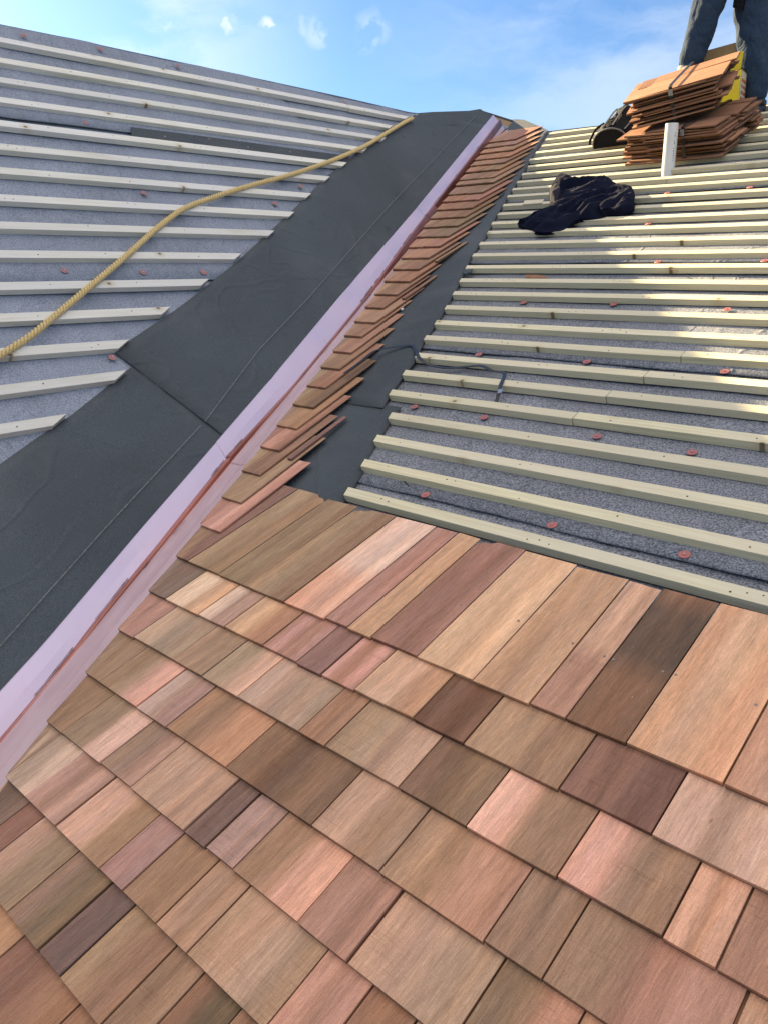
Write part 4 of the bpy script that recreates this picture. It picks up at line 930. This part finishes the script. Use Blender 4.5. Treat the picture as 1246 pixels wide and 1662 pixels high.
# ------------------------------------------------------------------ shingle bundles
def rotm(ax, ang): return Matrix.Rotation(ang, 3, ax)
def bundle(origin, basis, layers, seed, label, length=3.95, depth=3.7, spread=.10, face=None, lean=0.0):
    rg = random.Random(seed); X, Y, Z = basis
    root = empty('shingle_bundle', origin, basis); tag(root, label, 'shingle bundle', 'strapped cedar bundles')
    z = 0.0; count = 0; lay_t = .094
    for k in range(layers):
        for side in (0, 1):
            y = rg.uniform(-.22, .30)
            while y < depth-.35 and count < 98:
                w_ = rg.uniform(.95, 1.75); 
                if y+w_ > depth+.12: w_ = depth-y+rg.uniform(-.05, .12)
                if w_ < .3: break
                x0 = (0 if side == 0 else length-3.0)+rg.uniform(-spread, spread)+(lean*k)
                ang = rg.uniform(-.015, .015) if rg.random() < .65 else rg.uniform(-.09, .09)
                zc = z+rg.uniform(-.004, .008); til = rg.uniform(-.006, .01)
                tb, tt = (TB-.008, .022) if side == 0 else (.022, TB-.008)
                V = []
                for zz in (0, 1):
                    for (xx, yy) in ((0, 0), (3.0, 0), (3.0, w_-.02), (0, w_-.02)):
                        th = tb if xx == 0 else tt
                        p = Vector((xx-1.5, yy-w_/2, 0)); p.rotate(rotm('Z', ang))
                        zlow = zc+(0 if xx == 0 else 0)+til*xx
                        V.append(origin+X*(x0+1.5+p.x)+Y*(y+w_/2+p.y)+Z*(zlow+(th if zz else 0)))
                F = [(0, 3, 2, 1), (4, 5, 6, 7), (0, 1, 5, 4), (1, 2, 6, 5), (2, 3, 7, 6), (3, 0, 4, 7)]
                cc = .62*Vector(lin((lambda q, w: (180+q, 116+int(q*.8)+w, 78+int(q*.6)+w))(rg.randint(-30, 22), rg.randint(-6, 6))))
                mesh_obj('shingle', V, F, M_CEDAR, root, (Y, X, -Z), origin=V[0], cols=[cc*rg.uniform(.85, 1.1)*(.38 if i_ < 4 else 1) for i_ in range(8)])  # lower corners darker: cut-edge brown plus side shade put into the colour
                count += 1; y += w_
            z += lay_t*.5
    return root, z
ob = PR(*bR(1014, 268, BH), BH+.005)
def rbasis(yaw, pitch=0, roll=0):
    X, Y, Z = eR.copy(), uR.copy(), nR.copy()
    m = Matrix.Rotation(yaw, 3, nR)
    X, Y, Z = m@X, m@Y, m@Z
    m = Matrix.Rotation(roll, 3, Y); X, Z = m@X, m@Z
    m = Matrix.Rotation(pitch, 3, X); Y, Z = m@Y, m@Z
    return X, Y, Z
B1 = rbasis(radians(-2))
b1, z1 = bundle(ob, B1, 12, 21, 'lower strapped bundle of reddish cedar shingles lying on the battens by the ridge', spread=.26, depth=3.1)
B2 = rbasis(radians(14), radians(3), radians(-4))
o2 = ob + B1[0]*.25 + B1[1]*.15 + B1[2]*(z1+.06)
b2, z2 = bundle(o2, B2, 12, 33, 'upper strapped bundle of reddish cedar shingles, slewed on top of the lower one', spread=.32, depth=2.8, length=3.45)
def strap_round(root, origin, B, x, depth, hz, w_=.13):
    X, Y, Z = B; pts = []; ns = []
    for (yy, zz, ny, nz) in ((-.1, .02, -1, 0), (-.12, hz*.5, -1, 0), (-.08, hz+.06, -.7, .7), (.1, hz+.11, 0, 1), (depth*.5, hz+.11, 0, 1), (depth, hz+.09, 0, 1), (depth+.12, hz*.5, 1, 0), (depth+.1, .0, 1, 0)):
        pts.append(origin+X*(x+.10*(yy))+Y*yy+Z*zz); ns.append((Y*ny+Z*nz).normalized())
    V, F = ribbon(pts, w_, ns, .015)
    s_ = recalc(mesh_obj('strap', V, F, M_STRAP, root)); p = pts[1]+Z*.35
    V, F = box(p-X*.08-Y*.04, B, .16, .03, .22); mesh_obj('buckle', V, F, M_NAIL, s_)
strap_round(b2, o2, B2, 1.75, 2.85, z2); strap_round(b1, ob, B1, 2.55, 3.1, z1)

# ------------------------------------------------------------------ skin / soft body helper
def soft(name, chains, mat, parent=None, voxel=.06, wr=(.35, .05), disp2=None, smooth_it=4):
    """chains of (point, radius) tubes and blobs fused by a voxel remesh, then wrinkled"""
    parts = []
    for ch in chains:
        pts = [Vector(p) for p, r_ in ch]; rr = [r_ for p, r_ in ch]
        if len(pts) == 1:
            pts = [pts[0]-Vector((0, 0, rr[0]*.98)), *[pts[0]+Vector((0, 0, rr[0]*sin(t_))) for t_ in (-1.2, -.8, -.4, 0, .4, .8, 1.2)], pts[0]+Vector((0, 0, rr[0]*.98))]
            rr = [rr[0]*.12]+[rr[0]*cos(t_) for t_ in (-1.2, -.8, -.4, 0, .4, .8, 1.2)]+[rr[0]*.12]
        else:
            d0 = (pts[0]-pts[1]).normalized(); d1 = (pts[-1]-pts[-2]).normalized()
            pp = catmull(pts, 5); r2 = []
            for i in range(len(pp)):
                f = i/5; k = min(int(f), len(rr)-2); r2.append(lerp(rr[k], rr[k+1], f-k))
            pts = [pp[0]+d0*r2[0]*.8, pp[0]+d0*r2[0]*.5]+pp+[pp[-1]+d1*r2[-1]*.5, pp[-1]+d1*r2[-1]*.8]; rr = [r2[0]*.4, r2[0]*.82]+r2+[r2[-1]*.82, r2[-1]*.4]
        parts.append(tube(pts, rr, 16))
    V, F, K = merge(parts)
    o = recalc(mesh_obj(name, V, F, mat, parent, smooth=True))
    m = o.modifiers.new('fuse', 'REMESH'); m.mode = 'VOXEL'; m.voxel_size = voxel*S; m.use_smooth_shade = True
    m = o.modifiers.new('soften', 'SMOOTH'); m.iterations = smooth_it; m.factor = .5
    if wr:
        tx = bpy.data.textures.new(name+'_folds', 'CLOUDS'); tx.noise_scale = wr[0]*S; tx.noise_depth = 2
        m = o.modifiers.new('folds', 'DISPLACE'); m.texture = tx; m.strength = wr[1]*S; m.mid_level = .5
    if disp2:
        tx = bpy.data.textures.new(name+'_folds2', 'MUSGRAVE' if False else 'CLOUDS'); tx.noise_scale = disp2[0]*S; tx.noise_type = 'HARD_NOISE'; tx.noise_depth = 1
        m = o.modifiers.new('creases', 'DISPLACE'); m.texture = tx; m.strength = disp2[1]*S; m.mid_level = .4
    return o
def folds(o, scale, amt, tb=4):
    tx = bpy.data.textures.new(o.name+'_drape', 'MARBLE'); tx.noise_scale = scale*S; tx.turbulence = tb; tx.noise_depth = 1; tx.marble_type = 'SOFT'
    m = o.modifiers.new('drape', 'DISPLACE'); m.texture = tx; m.strength = amt*S; m.mid_level = .6
def pr(x, y, h): return PR(*bR(x, y, h), h)
# dark jacket dropped on the battens (every point lies on the slope at height h)
jr = empty('jacket', pr(935, 350, BH)); tag(jr, 'crumpled navy fleece jacket dropped on the battens of the right slope', 'jacket')
from mathutils import noise as mn
def cloth_heap(name, outline, centre, peaks, mat, parent, base, seed, amp=.20, sc=.75, nr=46, na=150, grain=0.0):
    """a garment lying in a heap: its footprint on the slope, height from soft peaks and sharp folds"""
    cx, cy = centre; V, F = [], []; ol = outline+[outline[0]]; pts = []; per = na//len(outline)
    for i in range(len(outline)):
        p0, p1, p2, p3 = ol[i-1] if i else outline[-1], ol[i], ol[i+1], ol[(i+2) % len(outline)]
        for j in range(per):
            t_ = j/per; pts.append(tuple(.5*(2*p1[k]+(p2[k]-p0[k])*t_+(2*p0[k]-5*p1[k]+4*p2[k]-p3[k])*t_*t_+(3*p1[k]-p0[k]-3*p2[k]+p3[k])*t_**3) for k in range(3)))
    pk = [(bR(x, y, h), h, w_) for x, y, h, w_ in peaks]
    for i in range(nr+1):
        f = i/nr
        for a, b, hb_ in pts:
            x, y = cx+(a-cx)*f, cy+(b-cy)*f
            H_ = base*(1-f**2)+hb_*f**2+(1-f**6)*sum(h*math.exp(-((x-p[0])**2+(y-p[1])**2)/(2*w_*w_)) for p, h, w_ in pk)
            ca, sa = cos(grain), sin(grain); u_, v_ = x*ca+y*sa, -x*sa+y*ca
            q = Vector((u_*sc*.45+seed, v_*sc*1.3, seed*.37)); wq = mn.noise_vector(q*.9)*.55
            rd = 1-abs(mn.noise((q+wq)*1.1))*2.2; rd2 = 1-abs(mn.noise((q+wq*1.5)*2.6+Vector((5, 2, 1))))*2.0
            h = H_+(amp*(rd-.4)+amp*.45*(rd2-.4))*(1-.85*f**5)
            edge = .05*mn.noise(Vector((a*2.1, b*2.1, seed)))*f**3
            V.append(PR(x+(a-cx)*edge, y+(b-cy)*edge, BH+max(h, .02)))
    m = len(pts)
    for i in range(nr):
        for j in range(m): k = i*m+j; k2 = i*m+(j+1) % m; F.append((k, k2, k2+m, k+m))
    n0 = nr*m
    for ins, fr in ((.03, .35), (.06, .75)):
        V += [V[n0+j]+(PR(cx, cy, 0)-PR(pts[j][0], pts[j][1], 0))*ins*.5-nR*(pts[j][2]*fr+.02) for j in range(m)]
        q0 = len(V)-m; p0_ = q0-m if ins > .05 else n0; F += [(p0_+j, p0_+(j+1) % m, q0+(j+1) % m, q0+j) for j in range(m)]
    V += [V[n0+j]-nR*(pts[j][2]+.08) for j in range(m)]; k0 = len(V)-m; n0 = k0-m
    F += [(n0+j, n0+(j+1) % m, k0+(j+1) % m, k0+j) for j in range(m)]; F.append(tuple(range(k0, k0+m)))
    o = recalc(mesh_obj(name, V, F, mat, parent, BR, smooth=True)); return o
def foot(pts, h=.0): return [(*bR(x, y, BH+h_), h_) for x, y, h_ in pts]
jo = foot([(840, 365, .05), (858, 371, .05), (875, 377, .03), (897, 375, .03), (912, 373, .03), (932, 360, .03), (955, 356, .03), (982, 352, .03), (1000, 341, .04), (1024, 332, .06), (1029, 318, .25), (1022, 303, .40), (1000, 299, .42), (986, 287, .55), (955, 289, .6), (930, 288, .75), (912, 281, .95), (903, 288, .95), (893, 303, .75), (890, 320, .5), (893, 331, .36), (874, 348, .3), (845, 355, .25)])
cen = bR(930, 335, BH+.3)
cloth_heap('jacket_body', jo, cen, [(925, 300, .25, .6), (978, 300, .15, .6), (955, 318, .25, .8)], M_NAVY, jr, .30, 3.7, amp=.34, sc=.95, grain=.9)
so_ = foot([(985, 336, .3), (1005, 338, .25), (1022, 331, .25), (1028, 318, .34), (1020, 304, .44), (1003, 302, .42), (985, 308, .36), (972, 318, .34), (968, 330, .34), (975, 338, .32)])
cloth_heap('sleeve', so_, bR(1010, 322, BH+.4), [(1010, 314, .10, .4)], M_NAVY, jr, .38, 9.1, amp=.16, sc=1.1, nr=24, na=80, grain=.9)
sl_o = foot([(840, 364, .03), (852, 371, .03), (874, 373, .04), (892, 362, .1), (905, 345, .3), (897, 340, .42), (880, 350, .32), (858, 353, .25), (844, 357, .2)])
cloth_heap('sleeve', sl_o, bR(874, 361, BH+.2), [(895, 350, .12, .3)], M_NAVY, jr, .30, 5.5, amp=.12, sc=1.4, nr=24, na=80, grain=-.3)
lo_ = foot([(891, 318, .55), (893, 305, .75), (902, 298, .9), (908, 305, .8), (904, 320, .6), (900, 334, .45), (893, 332, .4)])
cloth_heap('hood_lining', lo_, bR(898, 315, BH+.7), [], M_LINING, jr, .74, 2.2, amp=.08, sc=1.6, nr=20, na=60, grain=1.2)
for seam in ([(906, 286, 1.06), (901, 298, .95), (902, 312, .80), (897, 326, .68), (890, 340, .55)],):
    V, F = tube(catmull([PR(*bR(x, y, h), h) for x, y, h in seam], 6), .035, 6); mesh_obj('zip_edge', V, F, M_LINING, jr, smooth=True)

# ------------------------------------------------------------------ black tool bag by the ridge
bo = pr(992, 237, BH); bx, by, bz = rbasis(radians(6))
bag = empty('tool_bag', bo, (bx, by, bz)); tag(bag, 'black nylon tool bag with grey straps slumped on the battens beside the shingle bundles', 'bag')
V, F = [], []; prof = []
W2 = .80; nz_ = 18; nd = 11
for j in range(nd):
    d_ = j/(nd-1); sc = 1.0-.10*d_+.06*sin(d_*9); hh = .74+.58*min(1, d_*1.7)-.35*max(0, d_-.7)
    for i in range(nz_+1):
        a = pi*i/nz_; x = -cos(a)*W2*sc*(1.0+.06*sin(a*2)); z = hh*(sin(a)**.75)
        V.append(bo+bx*(x+.42*min(1, d_*1.5))+by*(d_*1.5-.1)+bz*(z+.10*wav(x*4+d_*7, 2)*(1 if 0 < i < nz_ and j else 0)))
for j in range(nd-1):
    for i in range(nz_): k = j*(nz_+1)+i; F.append((k, k+1, k+nz_+2, k+nz_+1))
F.append(tuple(range(nz_+1))); F.append(tuple(range((nd-1)*(nz_+1), nd*(nz_+1)))[::-1])
for j in range(nd-1): F.append((j*(nz_+1), (j+1)*(nz_+1), (j+2)*(nz_+1)-1, (j+1)*(nz_+1)-1))
bb_ = recalc(mesh_obj('bag_body', V, F, M_NYLON, bag))
for p in bb_.data.polygons: p.use_smooth = len(p.vertices) == 4
pts = [bo-by*.13+bx*(-cos(pi*i/14)*W2*1.0)+bz*(.74*sin(pi*i/14)**.75+.02) for i in range(15)]
V, F = tube(pts, .035, 6); mesh_obj('piping', V, F, M_WEB, bag, smooth=True)
for x in (.1, .62, -.35):
    pts = []
    for d_ in (.06, .2, .35, .5, .65):
        hh = .74+.58*min(1, d_*1.7); xx = x+.42*min(1, d_*1.5); rel = min(.95, abs(x)/W2)
        pts.append(bo+bx*xx+by*(d_*1.5-.1)+bz*(hh*((1-rel**2)**.5)**.75+.05))
    V, F = ribbon(pts, .07, (bz*.7-by*.7).normalized(), .03); mesh_obj('webbing_strap', V, F, M_WEB, bag)
pts = catmull([bo+bx*-.45+by*.5+bz*.85, bo+bx*-.72+by*.2+bz*.72, bo+bx*-.92+by*0+bz*.42, bo+bx*-.98+by*-.05+bz*.2], 5)
V, F = tube(pts, .06, 6); mesh_obj('handle_loop', V, F, M_NYLON, bag, smooth=True)

# ------------------------------------------------------------------ carton of nails behind the bundles
def at(x, y, yy):
    """point on the pixel's sight line at world y = yy (gauges)"""
    d = raydir(x, y); t_ = (yy-CAM.y)/d.y; return CAM+d*t_
def quad(pts, t_, mat, name, parent, n=None):
    P = [Vector(p) for p in pts]; nn = (P[1]-P[0]).cross(P[3]-P[0]).normalized()*t_; m = len(P)
    V = P+[p+nn for p in P]; F = [tuple(range(m)), tuple(range(m, 2*m))[::-1]]+[(i, (i+1) % m, m+(i+1) % m, m+i) for i in range(m)]
    return recalc(mesh_obj(name, V, F, mat, parent))
cx0, cy0 = 7.0, 10.9
c_bl = at(1140, 150, 11.2); 
Y0 = 10.9
p_fl = at(1136, 104, Y0); p_fr = at(1203, 112, Y0)
Xb = Vector((1, .18, 0)).normalized(); Yb = Vector((-.18, 1, 0)).normalized(); Zb = Vector((0, 0, 1))
bw = 1.95; bd = 1.25; bh = 1.55
o3 = p_fr - Xb*bw - Zb*bh
car = empty('nail_carton', o3, (Xb, Yb, Zb)); tag(car, 'open cardboard carton with yellow printed label behind the shingle bundles', 'carton')
parts = []
t_ = .03
V, F, K = merge([box(o3, (Xb, Yb, Zb), bw, t_, bh)+(0,), box(o3+Yb*bd, (Xb, Yb, Zb), bw, t_, bh)+(0,), box(o3+Yb*t_, (Xb, Yb, Zb), t_, bd-t_, bh)+(0,), box(o3+Xb*(bw-t_)+Yb*t_, (Xb, Yb, Zb), t_, bd-t_, bh)+(0,), box(o3+Xb*t_+Yb*t_+Zb*.01, (Xb, Yb, Zb), bw-2*t_, bd-t_, .03)+(0,)])
mesh_obj('carton_box', V, F, M_CARD, car)
# flaps
fb = quad([o3+Yb*bd+Zb*bh, o3+Xb*bw+Yb*bd+Zb*bh, o3+Xb*(bw+.06)+Yb*(bd+.12)+Zb*(bh+1.38), o3+Xb*.05+Yb*(bd+.12)+Zb*(bh+1.12)], .03, M_CARD, 'back_flap', car)
ff_ = quad([o3+Zb*(bh+.005)+Yb*-.01, o3+Xb*bw*.98+Zb*(bh+.005)+Yb*-.01, o3+Xb*bw*1.02+Yb*-.18+Zb*(bh+.62), o3+Xb*bw*.45+Yb*-.12+Zb*(bh+.42)], .02, M_YEL, 'front_flap', car)
fn = quad([o3+Yb*-.012+Zb*.1, o3+Xb*bw+Yb*-.012+Zb*.1, o3+Xb*bw+Yb*-.012+Zb*(bh-.02), o3+Yb*-.012+Zb*(bh-.02)], -.008, M_YEL, 'yellow_label', car)
sd = quad([o3+Xb*(bw+.006)+Zb*.05, o3+Xb*(bw+.006)+Yb*bd+Zb*.05, o3+Xb*(bw+.006)+Yb*bd+Zb*(bh-.05), o3+Xb*(bw+.006)+Zb*(bh-.05)], .006, M_CREAM, 'side_label', car)
# blurred orange and red print, as on the label
prn = random.Random(9); parts = []
for row in range(2):
    x = .95+row*.2
    while x < 1.75:
        w_ = prn.uniform(.05, .10); z_ = bh+.34-row*.20; yy = -.035-(z_-bh)*.27
        parts.append(([o3+Xb*x+Yb*yy+Zb*z_, o3+Xb*(x+w_)+Yb*yy+Zb*(z_+.012), o3+Xb*(x+w_)+Yb*(yy-.02)+Zb*(z_+.10), o3+Xb*x+Yb*(yy-.02)+Zb*(z_+.09)], [(0, 1, 2, 3)])); x += w_+.035
V, F, K = merge(parts); mesh_obj('orange_lettering', V, F, M_ORG, ff_)
parts = []
for row in range(5):
    y = .18
    while y < bd-.2:
        w_ = prn.uniform(.08, .22); parts.append(([o3+Xb*(bw+.017)+Yb*y+Zb*(.25+row*.22), o3+Xb*(bw+.017)+Yb*(y+w_)+Zb*(.25+row*.22), o3+Xb*(bw+.017)+Yb*(y+w_)+Zb*(.37+row*.22), o3+Xb*(bw+.017)+Yb*y+Zb*(.37+row*.22)], [(0, 1, 2, 3)])); y += w_+.06
V, F, K = merge(parts); mesh_obj('red_lettering', V, F, M_RED, sd)

# ------------------------------------------------------------------ roofer standing behind the bundles
pers = empty('person', PR(7.9, 13.6, .1)); tag(pers, 'person in dark blue jeans standing over the shingle bundles, one boot up on them', 'person')
YL, YR = 11.1, 12.3
lank = at(1119, 104, YL); lk = at(1150, 2, YL+.2); 
rank = at(1227, 158, YR); rk = at(1222, 12, YR+.1)
lkn = lk+Vector((.15, .1, .55)); rkn = rk+Vector((.05, 0, .3))
hipc = (lkn+rkn)/2+Vector((.25, .35, 3.3)); lh = hipc+Vector((-.62, -.1, 0)); rh = hipc+Vector((.62, .1, 0))
trs = soft('trousers', [
    [(lank+Vector((-.02, 0, -.05)), .50), (lank.lerp(lk, .3), .56), (lank.lerp(lk, .65), .60), (lk, .62), (lkn, .66), (lkn.lerp(lh, .5), .80), (lh, .90)],
    [(rank+Vector((-.05, 0, .1)), .48), (rank.lerp(rk, .3), .60), (rank.lerp(rk, .65), .70), (rk, .74), (rkn, .76), (rkn.lerp(rh, .5), .88), (rh, .95)],
    [(lh+Vector((.1, 0, .2)), .9), (hipc+Vector((0, 0, .35)), 1.0), (rh+Vector((-.1, 0, .2)), .9)], [(hipc+Vector((0, 0, .3)), 1.0), (hipc+Vector((0, -.05, 1.2)), .98)]], M_DENIM, pers, .07, (.8, .20), None, 6)
def boot(ank, toe_dir, mat, nm):
    d = Vector(toe_dir).normalized(); dn = Vector((0, 0, -1))
    heel = ank-d*.35+dn*.42
    b = soft(nm, [[(ank+dn*.0, .42), (ank+dn*.3, .40), (ank+dn*.45-d*.15, .40)], [(heel, .30), (heel+d*.8+dn*.02, .34), (heel+d*1.5-dn*.02, .32), (heel+d*1.95+dn*.06, .22)]], mat, pers, .05, None)
    x = d.cross(Vector((0, 0, 1))).normalized(); zb = heel+dn*.26
    out = [(-.32, .22), (-.32, -.22), (.2, -.28), (1.0, -.34), (1.7, -.30), (2.15, -.12), (2.15, .12), (1.7, .30), (1.0, .34), (.2, .28)]
    V = [zb+d*a+x*c_ for a, c_ in out]+[zb+d*a+x*c_+dn*.14 for a, c_ in out]; m = len(out)
    F = [tuple(range(m)), tuple(range(m, 2*m))[::-1]]+[(i, (i+1) % m, m+(i+1) % m, m+i) for i in range(m)]
    recalc(mesh_obj('sole', V, F, M_SOLE, b)); return b
boot(lank+Vector((-.1, 0, -.12)), (.43, -.9, -.05), M_BOOT, 'boot'); boot(rank+Vector((0, 0, -.15)), (.2, -1, -.25), M_BOOT2, 'boot')
# upper body (above the frame)
chest = hipc+Vector((-.1, -.7, 4.0)); neck = chest+Vector((-.05, -.35, 1.2)); shl = chest+Vector((-1.35, -.1, .6)); shr_ = chest+Vector((1.35, .2, .6))
ell = shl+Vector((-.5, -.9, -1.9)); elr = shr_+Vector((.5, -.6, -2.0)); wrl = ell+Vector((.25, -1.5, -1.1)); wrr = elr+Vector((.05, -.9, -1.75))
soft('work_jacket', [[(hipc+Vector((0, 0, .5)), 1.08), (hipc+Vector((0, -.25, 1.8)), 1.02), (chest+Vector((0, 0, -.7)), 1.22), (chest+Vector((0, 0, .3)), 1.1), (neck, .55)],
    [(shl, .55), (shl.lerp(ell, .5), .50), (ell, .44), (wrl, .30)], [(shr_, .55), (shr_.lerp(elr, .5), .50), (elr, .44), (wrr, .30)], [(shl, .6), (chest+Vector((0, 0, .55)), .8), (shr_, .6)]], M_JACKET, pers, .07, (.6, .14), None, 3)
hd = neck+Vector((-.1, -.45, 1.0)); fwd = Vector((-.25, -.85, -.45)).normalized(); upv = Vector((0, -.3, .95)).normalized(); sidev = fwd.cross(upv).normalized(); upv = sidev.cross(fwd)
def H(f, s_, u): return hd+fwd*f+sidev*s_+upv*u
def handchains(wr, d, pn, inner):
    d = d.normalized(); sx = d.cross(pn).normalized()
    ch = [[(wr, .22), (wr+d*.35, .26), (wr+d*.72, .30)]]
    ch[0] = [(wr, .2), (wr+d*.3, .22), (wr+d*.7, .2)]
    ch += [[(wr+d*.3+sx*k*.14, .12), (wr+d*.72+sx*k*.17, .11)] for k in (-1, 0, 1)]
    for q, ln in enumerate((.46, .54, .60, .56)):
        s0 = (q-1.5)*.145; a = wr+d*.72+sx*s0
        ch.append([(a, .075), (a+d*ln*.5-pn*.06+sx*s0*.15, .07), (a+d*ln*.85-pn*.22+sx*s0*.2, .062), (a+d*ln*1.02-pn*.36+sx*s0*.2, .055)])
    a = wr+d*.22+sx*inner*.2; ch.append([(a, .1), (a+d*.22+sx*inner*.2-pn*.05, .085), (a+d*.45+sx*inner*.26-pn*.14, .07)])
    return ch
body_ch = [[(neck+Vector((0, 0, -.1)), .46), (neck.lerp(hd, .5), .44), (H(-.1, 0, -.3), .5)], [(H(-.18, 0, .25), .70), (H(-.02, 0, .32), .70)], [(H(.05, 0, -.1), .58), (H(.22, 0, -.42), .42)], [(H(.5, 0, -.5), .2), (H(.45, 0, -.55), .2)],
    [(H(.62, 0, .08), .07), (H(.78, 0, -.12), .11)], [(H(.6, -.1, -.32), .06), (H(.6, .1, -.32), .06)], [(H(0, .68, -.1), .1), (H(-.02, .7, .12), .12)], [(H(0, -.68, -.1), .1), (H(-.02, -.7, .12), .12)]]
body_ch += handchains(wrl, wrl-ell, Vector((0, 1, .1)), 1)+handchains(wrr, wrr-elr, Vector((0, 1, .1)), -1)
soft('body', body_ch, M_SKIN, pers, .035, None, None, 2)
for s_ in (-1, 1):
    V, F = tube([H(.60, s_*.24, .12), H(.67, s_*.24, .12)], [.09, .05], 10); mesh_obj('eye', V, F, M_EYE, pers)
soft('hair', [[(H(-.3, 0, .45), .74), (H(.05, 0, .62), .58)], [(H(-.45, 0, -.05), .52), (H(-.42, 0, .2), .6)]], M_HAIR, pers, .05, (.12, .05))
# hem of a dark tool pouch hanging at the right thigh
q0, q1 = at(1199, -30, YR-.45), at(1193, 15, YR-.45)
quad([at(1192, 14, YR-.5), at(1208, 19, YR-.5), at(1216, -40, YR-.5), at(1200, -44, YR-.5)], .25, M_NYLON, 'tool_pouch', pers)
print('objects', len(bpy.data.objects))
# ------------------------------------------------------------------ small litter the photo shows on and between the boards
def bit(x, y, h, size, mat, name, label, cat, seed, c=None):
    a, b = bR(x, y, h); q = random.Random(seed); V = []
    for k in range(2):
        for i in range(6): g = 2*pi*i/6; V.append(PR(a+cos(g)*size*q.uniform(.5, 1), b+sin(g)*size*q.uniform(.4, .9), h+k*size*q.uniform(.5, .9)))
    F = [tuple(range(6))[::-1], tuple(range(6, 12))]+[(i, (i+1) % 6, 6+(i+1) % 6, 6+i) for i in range(6)]
    o = recalc(mesh_obj(name, V, F, mat, None, BR, cols=[lin(c)]*12 if c else None)); tag(o, label, cat)
bit(652, 503.5, .10, .085, M_PVC, 'foam_crumb', 'small white crumb beside the cedar starters, upper of two', 'debris', 1)
bit(615, 552, .10, .07, M_PVC, 'foam_crumb', 'small white crumb beside the cedar starters, lower of two', 'debris', 2)
for i, (x0, y0, x1, y1) in enumerate(((656, 782, 664, 792), (1098, 440, 1082, 438))):
    V, F = tube([PR(*bR(x0, y0, .2), .215), PR(*bR(x1, y1, .05), .10)], .014, 6)
    tag(mesh_obj('twig', V, F, M_HOLE), ('dark splinter leaning on the second batten above the cedar' if i == 0 else 'dark splinter at a knot on a batten in the sunlit part of the right slope'), 'splinter')
